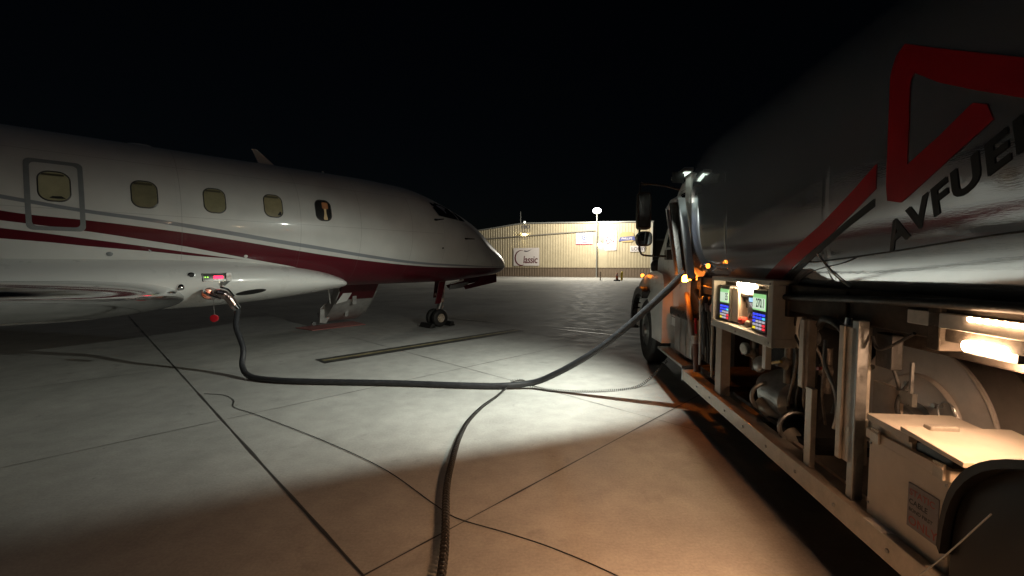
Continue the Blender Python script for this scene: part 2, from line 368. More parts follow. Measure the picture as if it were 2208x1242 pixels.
def dens(P, m=9):
    out = []
    for i in range(len(P)):
        a, b = P[i], P[(i+1) % len(P)]
        out += [(a[0]+(b[0]-a[0])*k/m, a[1]+(b[1]-a[1])*k/m) for k in range(m)]
    return out
def rr(cx, cz, w, h, r=.4, n=7, skew=0):  # rounded rect outline
    pts = []; R = r*min(w, h)
    for q, (sx, sz) in enumerate(((1,1),(-1,1),(-1,-1),(1,-1))):
        for k in range(n+1):
            a = pi/2*q+pi/2*k/n; pts.append((cx+sx*(w/2-R)+R*cos(a)+skew*(sz*(h/2-R)+R*sin(a)), cz+sz*(h/2-R)+R*sin(a)))
    return pts
M['cabinint'] = mat('cabin_interior_wood', (.16, .05, .02), .5, noise=.4, nscale=12, emit=(.5, .22, .08), es=.10)  # glow put into the material for the lit cabin
M['curtain'] = mat('cream_curtain', (.45, .36, .2), .6, noise=.1, emit=(.6, .42, .2), es=.12)
for i, x in enumerate([-6.694, -5.826, -4.998, -4.17, -3.333, -7.56, -8.43]):
    o = dens(rr(x, 2.582, .27, .36, .38), 2)
    fr = MB().ring(o, 1.10, fs(.001), fs(.006)).build('window', mat('window_frame', (.05, .05, .05), .35) if i == 0 else bpy.data.materials['window_frame'], air, smooth=True)
    wc = [((.19,.18,.105), .020), ((.14,.13,.075), .012), ((.17,.16,.085), .018), ((.20,.17,.09), .022), ((.1,.1,.1), 0), ((.15,.14,.08), .014), ((.18,.17,.1), .018)][i]
    pm = M['dark'] if i == 4 else mat('cabin_window_shade', wc[0], .32, coat=.9, noise=.22, nscale=5+i, emit=(1., .88, .48), es=wc[1])  # faint emission stands in for cabin light behind the shades
    pane = MB().fan(o, fs(.003)).build('pane', pm, fr, smooth='all')
    if i != 4: MB().fan(rr(x-.01, 2.582+.145, .20, .028, .4), fs(.0055)).build('shade_rail', mat('shade_rail', (.08,.075,.05), .4), fr, smooth='all')
    if i == 4:
        MB().fan(rr(x+.03, 2.56, .07, .30, .2), fs(.005)).build('curtain', M['curtain'], fr, smooth='all')
        MB().fan(rr(x+.035, 2.67, .11, .12, .2), fs(.006)).build('lit_panel', M['cabinint'], fr, smooth='all')
    elif i in (0, 3):
        MB().fan([(x+.10-.0*1, 2.43), (x+.02, 2.425), (x-.05, 2.43), (x-.02, 2.455), (x+.06, 2.46)] if i == 0 else [(x+.11, 2.43), (x+.05, 2.425), (x+.09, 2.49), (x+.115, 2.49)], fs(.005)).build('shade_gap', M['dark'], fr, smooth='all')
# overwing exit: grey outline
ex = MB(); eo = dens(rr(-6.69, 2.475, .52, .90, .12, 6)); ei = dens(rr(-6.69, 2.475, .42, .80, .12, 6)); ne = len(eo); g_ = fs(.003)
ex.add([g_(*p) for p in eo]+[g_(*p) for p in ei], [(i, (i+1) % ne, ne+(i+1) % ne, ne+i) for i in range(ne)]).build('exit_outline', M['grayline'], air, smooth='all')
# cockpit windows
def cock(side):
    o = [(-.74,3.02),(-.70,2.86),(-.62,2.72),(-.35,2.70),(0,2.685),(.3,2.67),(.42,2.69),(.34,2.78),(.18,2.88),(-.02,2.97),(-.25,3.03),(-.5,3.06)]
    f_ = MB().fan(o, fs(.004, side)).build('cockpit_window', M['glass'], air, smooth='all')
    MB().ring(o, 1.05, fs(.002, side), fs(.007, side)).build('window_seal', M['grayline'], f_, smooth=True)
    MB().fan([(-.02,2.97),(.02,2.955),(.14,2.69),(.10,2.69)], fs(.008, side)).build('window_post', M['white'], f_)
cock(1); cock(-1)
M['glare'] = mat('cockpit_sunshade', (.35, .37, .42), .4, noise=.1)
MB().fan([(-.55,2.99),(-.30,2.985),(-.22,2.94),(-.3,2.80),(-.38,2.88),(-.5,2.95)], fs(.007)).build('sun_visor', M['glare'], air)
# small fuselage fittings
def knob(x, z, r, m, name='access_cap', off=None, h=.012, sx=1.0):
    oo = off if off is not None else fo(x, z); MB().lathe((x, -oo+.004, z), (0, -1, -.25), [(0, r), (h*.6, r), (h, r*.7)], 20).build(name, m, air, smooth=True)
knob(-6.21, 1.746, .035, M['grayline'], off=max(fo(-6.21,1.746), fairo(-6.21,1.746)))
knob(-4.57, 1.735, .028, M['white'], off=max(fo(-4.57,1.735), fairo(-4.57,1.735))); knob(-5.78, 1.79, .016, M['chrome'], 'drain_cap')
MB().tube([aw2 for aw2 in [(-.80, -1.06, 2.61), (-.80, -1.13, 2.60)]], .025, 10).tube([(-.80,-1.13,2.60), (-.62,-1.15,2.63)], [.02, .012], 8).build('pitot_probe', M['dark'], air, smooth=True)
MB().tube([(.15, -.97, 2.225), (.17, -1.03, 2.22)], .02, 10).tube([(.15,-1.03,2.22), (.40,-1.04,2.225)], [.018, .008], 8).build('pitot_probe', M['dark'], air, smooth=True)
knob(-.6, 1.973, .022, M['dark'], 'static_port')
# antennas
def blade(x0, x1, xt0, xt1, z0, z1, m=M['white']):
    th = .02; P = [(x0, z0), (x1, z0), (xt1, z1), (xt0, z1)]
    MB().prism(P, lambda x, z: (x, -th*(1.4 if z == z0 else .4), z), lambda x, z: (x, th*(1.4 if z == z0 else .4), z)).build('antenna', m, air, bevel=.006)
blade(-4.02, -3.72, -4.16, -4.07, 3.44, 3.74); blade(-2.89, -2.81, -2.87, -2.84, 3.45, 3.53)
MB().lathe((-5.75, 0, 3.45), (0, 0, 1), [(0, .2), (.03, .17), (.05, .08), (.055, .01)], 24).build('antenna_hump', M['white'], air, smooth=True)
# fuelling panel with lit indicators
pn = MB().fan(rr(-5.07, 1.405, .30, .105, .1), ffs(.004)).build('fuelling_panel', M['steel'], air, smooth='all')
M['redled'] = mat('red_indicator', (.5, .01, .02), .3, emit=(1, .02, .06), es=5); M['greenled'] = mat('green_indicator', (.1, .5, .05), .3, emit=(.4, 1, .1), es=2.5)
MB().ring(rr(-5.07, 1.405, .31, .115, .1), 1.08, ffs(.006)).build('panel_frame', M['chrome'], pn)
MB().fan(rr(-5.03, 1.405, .125, .045, .3), ffs(.009)).build('indicator_light', M['redled'], pn)
for dx in (-.125, -.095): MB().fan(rr(-5.07+dx, 1.408, .016, .014, .3), ffs(.009)).build('indicator_light', M['greenled'], pn)
MB().box((-4.93, -1.34, 1.34), (-4.86, -1.325, 1.47)).add([(-4.98,-1.37,1.345),(-4.88,-1.37,1.345),(-4.97,-1.40,1.27),(-5.0,-1.38,1.31)], [(0,1,2,3)]).build('panel_door', M['steel'], pn)
MB().lathe((-5.36, -fairo(-5.36,1.437)+.01, 1.437), (0,-1,.1), [(0,.045),(.012,.045),(.014,.036),(.004,.03)], 24).build('sampling_port', M['chrome'], air, smooth=True)
MB().lathe((-5.36, -fairo(-5.36,1.437)-.0015, 1.437), (0,-1,.1), [(0,.032),(.008,.028)], 24).build('port_plug', M['dark'], air, smooth=True)
# oval intake on the lower fairing
ov = [(-4.56+.22*cos(a_)+.0, 1.150+.042*sin(a_)+.025*cos(a_)) for a_ in [2*pi*k/28 for k in range(28)]]
MB().fan(ov, ffs(.004)).build('air_intake', M['dark'], air, smooth='all')
# wing (starboard and port)
def wing(side):
    secs = []
    def airfoil(x0, off, z0, ch, t, n=22):
        pts = []
        for k in range(n): # from TE over top to LE
            c = (1+cos(pi*k/(n-1)))/2; y = 5*t*(.2969*sqrt(c)-.126*c-.3516*c*c+.2843*c**3-.1036*c**4); pts.append((c, y))
        for k in range(1, n-1):
            c = (1-cos(pi*k/(n-1)))/2; y = 5*t*(.2969*sqrt(c)-.126*c-.3516*c*c+.2843*c**3-.1036*c**4); pts.append((c, -1.0*y))
        return [(x0-c*ch, -side*off, z0+y*ch) for c, y in pts]
    st = [(-5.25,.7,1.12,3.9,.125),(-5.45,1.25,1.13,3.5,.14),(-5.80,1.9,1.17,3.1,.155),(-6.45,3.1,1.25,2.7,.15),(-8.2,6.2,1.50,1.9,.11),(-10.0,9.4,1.75,1.1,.10)]
    rings = [airfoil(*s_) for s_ in st]; n = len(rings[0]); m_ = 22
    vs = [p for r in rings for p in r]
    lead, rest = [], []
    for i in range(len(rings)-1):
        for k in range(n):
            f_ = (i*n+k, i*n+(k+1) % n, (i+1)*n+(k+1) % n, (i+1)*n+k)
            (lead if 15 <= k <= 26 else rest).append(f_)
    rest.append(tuple(range((len(rings)-1)*n, len(rings)*n)))
    w_ = MB().add(vs, rest).build('wing', M['white'], air, smooth='all')
    MB().add(vs, lead).build('leading_edge', M['polish'], w_, smooth='all')
    MB().prism([(-10.0,1.76),(-11.1,1.76),(-11.9,2.6),(-11.4,2.6)], lambda x, z: (x, -side*9.38, z), lambda x, z: (x, -side*9.42, z)).build('winglet', M['white'], w_, bevel=.01)
wing(1); wing(-1)
# lights at the wing root
MB().lathe((-5.50, -1.33, 1.27), (.3, -1, 0), [(0,.05),(.03,.045),(.05,.02),(.052,.001)], 20).build('landing_light', M['chrome'], air, smooth=True)
# tail, engines (behind and left of the view)
MB().prism([(-15.2,3.3),(-18.6,3.1),(-19.9,6.0),(-18.6,6.0)], lambda x, z: (x, -.10, z), lambda x, z: (x, .10, z)).build('tail_fin', M['white'], air, bevel=.03)
MB().prism([(-18.5,0),(-19.7,-3.1),(-20.4,-3.1),(-20.1,0),(-20.4,3.1),(-19.7,3.1)], lambda x, y: (x, y, 5.95), lambda x, y: (x, y, 6.05)).build('tailplane', M['white'], air, bevel=.02)
for sd in (-1, 1):
    MB().lathe((-12.6, sd*1.75, 2.75), (-1,0,0), [(0,.42),(.05,.50),(.6,.56),(2.0,.5),(2.7,.34),(2.75,.2)], 32).build('engine', M['white'], air, smooth=True)
    MB().box((-14.6, sd*1.0, 2.65), (-13.2, sd*1.35, 2.85)).build('engine_pylon', M['white'], air, bevel=.02)
# nose gear
ng = MB().tube([(.20,-.02,1.35),(.10,-.02,.55),(.0,0,.30)], [.075,.068,.055], 14).build('nose_gear_leg', M['steel'], air, smooth=True)
g2 = MB().tube([(.10,-.05,1.12),(.20,-.06,.95),(.17,-.05,.72)], .018, 8).tube([(.12,.05,1.12),(.22,.05,.9),(.15,.06,.6)], .014, 8).tube([(.3,0,1.25),(.1,0,.75)], .03, 10)
g2.box((.03,-.09,.62),(.17,.09,.72)).tube([(.05,-.11,.82),(.05,.11,.82)], .04, 12).tube([(.13,-.02,.60),(.2,0,.5),(.06,0,.36)], .022, 8).lathe((.14,-.04,1.05),(0,0,1),[(0,.05),(.1,.055),(.14,.03)],14).box((.09,-.11,.88),(.16,-.05,.96))
g2.build('gear_linkage', mat('greasy_gear_metal', (.60,.45,.38), .5, .2, noise=.5, nscale=25, bump=.3), air, smooth=True)
MB().tube([(0,-.17,.22),(0,.17,.22)], .03, 12).build('axle', M['steel'], air)
def wheel(parent, c, ax, r, w, hub, mt=M['rubber'], nm='wheel', n=40):
    c = Vector(c); A_ = Vector(ax).normalized()
    pr = [(-w/2, hub), (-w/2, r*.86), (-w*.40, r*.96), (-w*.25, r), (w*.25, r), (w*.40, r*.96), (w/2, r*.86), (w/2, hub)]
    ty = MB().lathe(c, A_, pr, n, False)
    for q in (-.15, 0, .15): ty.lathe(c+A_*w*q, A_, [(-.004, r*1.0), (-.004, r*1.008), (.004, r*1.008), (.004, r*1.0)], n, False)
    t_ = ty.build(nm, mt, parent, smooth=True)
    return t_
for sd in (-1, 1):
    w_ = wheel(air, (0, sd*.125, .225), (0,1,0), .225, .13, .11)
    MB().lathe((0, sd*.125, .225), (0, sd, 0), [(-.03,.118),(.062,.118),(.05,.10),(.035,.06),(.055,.05),(.06,.015)], 28).build('rim', mat('cream_wheel_rim',(.55,.45,.35),.4,noise=.15), w_, smooth=True)
    if sd == -1:
        for k in range(8):
            a_ = 2*pi*k/8
            MB().lathe((.0+.08*cos(a_), -.175, .225+.08*sin(a_)), (0,-1,0), [(0,.011),(.01,.009)], 8).build('wheel_bolt', M['steel'], w_)
# nose gear doors
MB().prism([(-.20,.60),(-.06,1.16),(.14,1.16),(-.02,.60)], lambda x, z: (x, -.20, z), lambda x, z: (x, -.18, z)).build('gear_door', M['maroon'], air, bevel=.008)
MB().prism([(.06,.72),(.12,1.16),(.30,1.16),(.22,.72)], lambda x, z: (x, .22, z), lambda x, z: (x, .24, z)).build('gear_door', M['maroon'], air, bevel=.008)
for sd in (-1, 1):
    MB().prism([(.66,.94),(.60,1.03),(1.05,1.13),(1.15,1.27),(1.80,1.33),(1.80,1.10)], lambda x, z: (x, sd*.36, z), lambda x, z: (x, sd*.38, z)).build('gear_door', M['maroon'], air, bevel=.006)
MB().prism([(.16,.955),(.20,1.06),(.80,1.14),(.76,1.0)], lambda x, z: (x, -.34, z), lambda x, z: (x, -.30, z)).build('door_liner', M['grayline'], air, bevel=.006)
MB().bar((.20,-.33,1.11),(.62,-.34,1.19),.03,.035).build('door_actuator', M['white'], air)
# chrome bead added at the nose tip to stand in for a glint
MB().lathe((2.38,0,1.66),(1,0,.5),[(0,.03),(.02,.02),(.03,.001)],12).build('nose_glint_bead', M['chrome'], air, smooth=True)
# airstair on the port side
sw = []
N_ = 14
for i in range(N_+1):
    t = i/N_; off = 0.72+1.35*t+.0; z = 1.18-1.05*t-.30*sin(pi*t)*.6
    sw.append((off, z))
def stair_strip(i0, i1, th, x0, x1, nm, m, par, lift=0):
    mb = MB(); vs = []
    for i in range(i0, i1+1):
        o_, z_ = sw[i]; vs += [(x0, o_+lift, z_+lift), (x1, o_+lift, z_+lift), (x0, o_+th+lift, z_+th+lift), (x1, o_+th+lift, z_+th+lift)]
    n_ = i1-i0; fs_ = []
    for i in range(n_):
        a_ = 4*i; b_ = a_+4
        fs_ += [(a_, a_+1, b_+1, b_), (a_+2, b_+2, b_+3, a_+3), (a_, b_, b_+2, a_+2), (a_+1, a_+3, b_+3, b_+1)]
    fs_ += [(0, 2, 3, 1), (4*n_, 4*n_+1, 4*n_+3, 4*n_+2)]
    return mb.add(vs, fs_).build(nm, m, par, smooth=True)
M['doorgrey'] = mat('weathered_door_skin', (.42,.42,.41), .45, .1, noise=.25, nscale=6, rvar=.1)
ast = stair_strip(0, 4, .05, -2.12, -1.20, 'airstair', M['maroon'], air)
stair_strip(4, 14, .05, -2.12, -1.20, 'door_skin', M['doorgrey'], ast)
for x_ in (-2.14, -1.18):
    mb = MB(); q = [(o_, z_) for o_, z_ in sw[2:]]+[(o_+.16, z_+.2) for o_, z_ in sw[:1:-1]]
    mb.prism(q, lambda a_, c_: (x_-.012, a_, c_), lambda a_, c_: (x_+.012, a_, c_)).build('side_panel', M['doorgrey'], ast)
for k in range(4):
    o_, z_ = sw[3+3*k]; MB().box((-2.08, o_+.1, z_+.14), (-1.24, o_+.36, z_+.17)).build('step', M['steel'], ast, bevel=.005)
MB().prism([(-2.22,.66),(-1.82,1.2),(-1.62,1.2),(-1.95,.72)], lambda x, z: (x, .95, z), lambda x, z: (x, .97, z)).build('stair_strut', M['truckwhite'], ast)
MB().bar((-2.42,.9,1.17),(-2.24,1.2,.66),.02,.025).build('stay_rod', M['truckwhite'], ast)
MB().prism([(-2.28,.14),(-2.26,.5),(-2.14,.62),(-2.0,.30),(-2.12,.12)], lambda x, z: (x, 1.75, z), lambda x, z: (x, 1.78, z)).build('stair_bracket', M['doorgrey'], ast)
MB().lathe((-2.38,1.85,.12),(0,1,0),[(0,.05),(.05,.05)],16).build('stair_wheel', M['chrome'], ast, smooth=True)
MB().bar((-1.72,1.02,1.0),(-1.70,1.1,.62),.06,.1).build('latch_housing', M['doorgrey'], ast); MB().bar((-1.7,1.5,.5),(-1.68,1.6,.3),.08,.12).build('latch_housing', M['doorgrey'], ast)
MB().bar((-1.75,.85,1.16),(-1.35,.85,1.175),.03,.025).build('sill_light', M['chrome'], ast)

# mat and chock beside the aircraft
M['matred'] = mat('pink_red_mat', (.36,.14,.13), .85, noise=.25, nscale=20, bump=.3)
mm = MB()
mm.add([(-5.42,10.68,.02),(-4.80,10.25,.02),(-3.88,11.30,.02),(-4.45,11.95,.02),(-5.42,10.68,.004),(-4.80,10.25,.004),(-3.88,11.30,.004),(-4.45,11.95,.004)], [(0,1,2,3),(0,4,5,1),(1,5,6,2),(2,6,7,3),(3,7,4,0)])
tag(mm.build('door_mat', M['matred']), 'red entrance mat lying on the concrete under the jet airstair', 'mat')
def chock(x, y, lab):
    r_ = empty('wheel_chock', aw(x, y, 0), atan2(Av.y, Av.x), lab, 'wheel chock', 'chocks at the nose wheel')
    MB().prism([(-.09,.004),(.09,.004),(.05,.11),(-.02,.11)], lambda x_, z: (x_, -.25, z), lambda x_, z: (x_, .25, z)).build('wedge', M['rubber'], r_, bevel=.01)
    MB().tube([(0,-.25,.06),(0,-.28,.05),(.03,-.27,.02)], .008, 6).build('rope_end', M['rubber'], r_)
chock(.31, 0, 'black rubber chock in front of the jet nose wheel, towards the nose'); chock(-.30, 0, 'black rubber chock behind the jet nose wheel, towards the airstair')

# ================================================================== TRUCK
OT = (2.68, 3.0, 0)
trk = empty('fuel_truck', tw(*OT), -TH, 'polished aviation fuel truck with large red lettered logo, parked along the right side', 'truck')
def tb(mb, name, m, parent=None, **k):   # truck part, coordinates (L, s, z)
    if parent is None: parent = trk
    return mb.build(name, m, parent, off=OT, **k)
# tank
HW, HT, HB, CZ, ET, EB = 1.2, .86, .97, 2.25, 3.0, 5.0
def TLs(z):
    k = min(1, abs((z-CZ)/(HT if z > CZ else HB))); e = ET if z > CZ else EB; return 2.68-HW*(1-k**e)**(1/e)
def tank_mat():
    m = mat('polished_tank', (.66,.68,.71), .05, .84, coat=.35, noise=.06, nscale=2.5); nt = m.node_tree; N = nt.nodes; L = nt.links; b = N['Principled BSDF']
    tc = N.new('ShaderNodeTexCoord'); mp = N.new('ShaderNodeMapping'); mp.inputs['Scale'].default_value = (1, .35, 2.2); L.new(tc.outputs['Object'], mp.inputs[0])
    n = N.new('ShaderNodeTexNoise'); n.inputs['Scale'].default_value = 1.3; n.inputs['Detail'].default_value = 2; L.new(mp.outputs[0], n.inputs[0])
    n2 = N.new('ShaderNodeTexNoise'); n2.inputs['Scale'].default_value = 90; n2.inputs['Detail'].default_value = 5; L.new(mp.outputs[0], n2.inputs[0])
    bp = N.new('ShaderNodeBump'); bp.inputs['Strength'].default_value = .22; bp.inputs['Distance'].default_value = .03; L.new(n.outputs[0], bp.inputs['Height'])
    bp2 = N.new('ShaderNodeBump'); bp2.inputs['Strength'].default_value = .02; bp2.inputs['Distance'].default_value = .01; L.new(n2.outputs[0], bp2.inputs['Height']); L.new(bp.outputs[0], bp2.inputs['Normal'])
    L.new(bp2.outputs[0], b.inputs['Normal'])
    n3 = N.new('ShaderNodeTexNoise'); n3.inputs['Scale'].default_value = 2.2; n3.inputs['Detail'].default_value = 9; L.new(tc.outputs['Object'], n3.inputs[0])
    r = N.new('ShaderNodeMapRange'); r.inputs[1].default_value = .35; r.inputs[2].default_value = .75; r.inputs[3].default_value = .03; r.inputs[4].default_value = .11; L.new(n3.outputs[0], r.inputs[0]); L.new(r.outputs[0], b.inputs['Roughness']); b.inputs['Coat Roughness'].default_value = .24
    return m
M['tank'] = tank_mat()
def tring(s_, sc=1.0, n=120, add=0):
    out = []
    for k in range(n):
        a = 2*pi*k/n; c, q = cos(a), sin(a); EX = ET if q > 0 else EB
        out.append((2.68+math.copysign(abs(c)**(2/EX), c)*(HW*sc+add), s_, CZ+math.copysign(abs(q)**(2/EX), q)*((HT if q > 0 else HB)*sc+add)))
    return out
n = 120; ss = [(-4.12,.55),(-4.08,.85),(-4.0,.97),(-3.9,1.0)]+[(-3.9+.4*i,1.0) for i in range(1,22)]+[(4.87,1.0),(4.93,.985),(4.97,.94),(5.0,.85),(5.03,.55)]
vs = [p for s_, sc in ss for p in tring(s_, sc)]
tk = tb(MB().add(vs, [(i*n+k, i*n+(k+1) % n, (i+1)*n+(k+1) % n, (i+1)*n+k) for i in range(len(ss)-1) for k in range(n)]+[tuple(range(n)), tuple(range((len(ss)-1)*n, len(ss)*n))]), 'tank', M['tank'], smooth=True)
for s_ in (3.93, 2.54, .6, -1.5):
    r_ = [tring(s_-.03), tring(s_-.015, add=.0012), tring(s_+.015, add=.0012), tring(s_+.03)]
    tb(MB().add([p for q in r_ for p in q], [(i*n+k, i*n+(k+1) % n, (i+1)*n+(k+1) % n, (i+1)*n+k) for i in range(3) for k in range(n)]), 'weld_seam', M['tank'], tk, smooth='all')
def ts(eps): return lambda s_, z: (TLs(z)-eps, s_, z+(.6*eps if z > 2.5 else 0))
# emblem
em = MB()
em.strip([(2.055,2.545),(2.095,2.51),(2.112,2.44),(2.106,2.347),(2.103,2.139),(2.102,1.949),(2.093,1.884)], [(1.975,2.39),(1.992,2.37),(1.996,2.34),(1.994,2.306),(1.99,2.206),(1.99,2.06),(1.99,2.019)], ts(.0025), 26, 4)
em.strip([(2.055,2.545),(1.848,2.425),(1.553,2.256),(1.30,2.11)], [(1.975,2.39),(1.856,2.303),(1.717,2.221),(1.545,2.127),(1.33,2.02)], ts(.0025), 20, 4)
em.strip([(2.093,1.884),(2.014,1.864),(1.825,1.977),(1.636,2.09)], [(1.99,2.019),(1.985,2.022),(1.844,2.095),(1.714,2.174),(1.66,2.15)], ts(.0028), 20, 4)
tb(em, 'red_emblem', M['red'], tk)
tb(MB().strip([(2.165,2.064),(2.329,1.96),(2.573,1.822),(2.857,1.699),(3.374,1.487)], [(2.163,1.949),(2.315,1.857),(2.506,1.751),(2.771,1.638),(3.159,1.478)], ts(.0025), 24, 3), 'red_stripe', M['red'], tk)
tb(MB().strip([(2.17,1.906),(2.362,1.82),(2.551,1.727),(2.787,1.624),(3.142,1.479)], [(2.17,1.868),(2.348,1.789),(2.52,1.705),(2.75,1.598),(3.08,1.455)], ts(.0025), 24, 2), 'black_stripe', M['black'], tk)

def text_mesh(txt, size=1., bold=0., shear=0., align='LEFT', space=1.0):
    cu = bpy.data.curves.new('t', 'FONT'); cu.body = txt; cu.size = size; cu.offset = bold; cu.shear = shear; cu.align_x = align; cu.space_character = space; cu.resolution_u = 4
    o = bpy.data.objects.new('t', cu); COL.objects.link(o); bpy.context.view_layer.update()
    me = bpy.data.meshes.new_from_object(o.evaluated_get(bpy.context.evaluated_depsgraph_get())); bpy.data.objects.remove(o)
    vs = [tuple(p.co) for p in me.vertices]; fs_ = [tuple(p.vertices) for p in me.polygons]; bpy.data.meshes.remove(me)
    return vs, fs_
def flat_text(txt, f3, name, m, parent, off=None, th=None, **k):
    vs, fs_ = text_mesh(txt, **k)
    o = MB().add([f3(p[0], p[1]) for p in vs], fs_).build(name, m, parent, off=off); return o
# lettering climbs rearwards along the stripe
bd = Vector((-.47, .262)).normalized(); upv = Vector((bd.y, -bd.x))*-1; upv = Vector((-bd.y*-1, -bd.x)); 
upv = Vector((bd.y, -bd.x)) if Vector((bd.y, -bd.x)).y > 0 else Vector((-bd.y, bd.x))
def tl(x, y):
    q = Vector((2.085, 1.66))+bd*x*1.29+upv*y; return ts(.003)(q.x, q.y)
flat_text('AVFUEL', tl, 'lettering', M['black'], tk, off=OT, size=.142, bold=.005, shear=.28, space=1.13)
# loose wires on the tank side
for P_, r_ in (([(3.15,1.47),(2.8,1.60),(2.614,1.615),(2.149,1.65),(1.605,1.70),(1.2,1.72)], .004), ([(2.9,1.49),(2.7,1.56),(2.4,1.61),(2.3,1.64)], .003), ([(2.62,1.66),(2.52,1.55),(2.44,1.48)], .004)):
    tb(MB().tube(spline([(TLs(z)-.006, s_, z) for s_, z in P_], 8), r_, 6), 'tank_cable', M['rubber'] if r_ < .0035 or P_[0][0] > 3 else M['truckwhite'])
# subframe under the tank
sub = MB().box((1.52,-3.9,1.30),(1.60,4.75,1.47)).box((3.76,-3.9,1.30),(3.84,4.75,1.47)).box((1.62,-3.9,1.22),(3.74,4.7,1.40))
for s_ in [4.6-.55*i for i in range(16)]: sub.box((1.50,s_-.03,1.26),(1.62,s_+.03,1.46))
tb(sub, 'subframe', mat('dusty_underframe', (.060,.050,.040), .75, spec=.2, noise=.5, nscale=8, bump=.4, bscale=14), bevel=.006)
tb(MB().box((2.2,-4.1,.72),(2.32,8.3,.98)).box((3.04,-4.1,.72),(3.16,8.3,.98)), 'chassis_rail', M['frame'])
tb(MB().box((3.80,-3.5,.45),(3.86,4.4,1.28)), 'far_side_panel', M['frame'])
tb(MB().tube(spline([(1.53,4.6,1.38),(1.505,3.6,1.36),(1.50,2.9,1.39),(1.495,2.2,1.43),(1.50,1.4,1.46),(1.50,.4,1.45)], 10), .02, 10), 'wiring_conduit', M['frame'], smooth=True)
# cab
cab = tb(MB().prism([(5.32,.78),(5.32,2.60),(5.42,2.69),(5.95,2.67),(6.10,2.58),(6.42,2.15),(6.85,1.66),(6.9,.95),(6.6,.78)], lambda s_, z: (1.60+max(0, z-1.7)*.09, s_, z), lambda s_, z: (3.76-max(0, z-1.7)*.09, s_, z)), 'cab', M['truckwhite'], bevel=.03, smooth=True)
def cs(e): return lambda s_, z: (1.60+max(0, z-1.7)*.09-e, s_, z)
dw = [(5.50,1.86),(5.48,2.50),(5.95,2.50),(6.12,2.34),(6.42,1.90),(6.40,1.84)]
w_ = tb(MB().fan(dw, cs(.004), 2), 'side_window', M['glass'], cab)
tb(MB().ring(dw, 1.07, cs(.002), cs(.010)), 'window_trim', M['chrome'], w_)
tb(MB().bar((1.60,6.16,1.86),(1.635,5.99,2.48),.02,.035), 'window_divider', M['chrome'], w_)
tb(MB().ring([(5.45,.9),(5.45,2.56),(5.98,2.56),(6.2,2.38),(6.55,1.9),(6.5,.9)], 1.008, cs(.003)), 'door', M['dark'], cab)
tb(MB().prism([(6.12,2.50),(6.42,2.07),(6.80,1.63),(6.82,1.65),(6.45,2.11),(6.15,2.54)], lambda s_, z: (1.75, s_+.03, z+.02), lambda s_, z: (3.6, s_+.03, z+.02)), 'windscreen', M['glass'], cab)
# hood
tb(MB().prism([(6.86,.95),(6.86,1.64),(7.4,1.55),(8.15,1.42),(8.35,1.25),(8.4,.65),(7.9,.6)], lambda s_, z: (1.95, s_, z), lambda s_, z: (3.42, s_, z)), 'hood', M['truckwhite'], bevel=.06, smooth=True)
tb(MB().box((2.25,8.36,.70),(3.1,8.44,1.25)), 'grille', M['chrome'], bevel=.01)
tb(MB().box((1.5,8.4,.38),(3.86,8.6,.66)), 'front_bumper', M['chrome'], bevel=.04)
def fender(L0, L1):
    c = (7.2,.52); arc = [(c[0]+.60*cos(a_), c[1]+.60*sin(a_)) for a_ in [radians(-2+184*k/16) for k in range(17)]]
    outer = [(6.02,.52),(6.0,1.05),(6.1,1.32),(6.4,1.46),(6.9,1.50),(7.3,1.46),(7.65,1.34),(7.9,1.12),(8.0,.85),(8.0,.5)]
    q = outer+arc
    return MB().prism(q, lambda s_, z: (L0+max(0, z-1.2)*.35*(1 if L0 < 2.6 else -1), s_, z), lambda s_, z: (L1, s_, z))
tb(fender(1.47, 1.97), 'front_fender', M['truckwhite'], bevel=.025, smooth=True); tb(fender(3.89, 3.39), 'front_fender', M['truckwhite'], bevel=.025, smooth=True)
# black arch lip and mud extension of the front fender
mb = MB(); A_ = [radians(-5+120*k/14) for k in range(15)]
mb.prism([(7.2+.72*cos(a_), .52+.72*sin(a_)) for a_ in A_]+[(7.2+.60*cos(a_), .52+.60*sin(a_)) for a_ in A_[::-1]], lambda s_, z: (1.38, s_, z), lambda s_, z: (1.50, s_, z))
tb(mb, 'fender_flare', M['plastic'], smooth=True)
tb(MB().lathe((1.50,7.45,1.40),(-.6,.2,.6),[(0,.03),(.03,.028),(.045,.01)],16), 'turn_signal', M['amberdim'], smooth=True)
tb(MB().lathe((1.62,7.0,1.50),(0,0,1),[(0,.09),(.10,.10),(.16,.07),(.17,.02)],20), 'hood_latch_cover', M['plastic'], smooth=True)
def tyre(L0, s_, z, r=.52, w=.29, nm='wheel', dual=False):
    t_ = tb(MB().lathe((L0+w/2, s_, z), (1,0,0), [(-w/2,.27),(-w/2+.01,.40),(-w/2,.47),(-w*.38,r*.985),(-w*.28,r),(w*.28,r),(w*.38,r*.985),(w/2,.47),(w/2-.01,.40),(w/2,.27)], 48, False), nm, M['rubber'], smooth=True)
    tb(MB().lathe((L0+w/2, s_, z), (-1,0,0), [(w*.42,.285),(w*.5,.28),(w*.40,.25),(0 if dual else w*.3,.2),(.02 if dual else w*.45,.14),(w*.5,.11),(w*.62,.10),(w*.64,.03)], 36), 'rim', M['steel'], t_, smooth=True)
    return t_
tyre(1.50, 7.2, .52); tyre(3.57, 7.2, .52)
for s_ in (.80, -.75, -2.1):
    tyre(1.56, s_, .52, dual=True); tyre(3.57, s_, .52, dual=True)
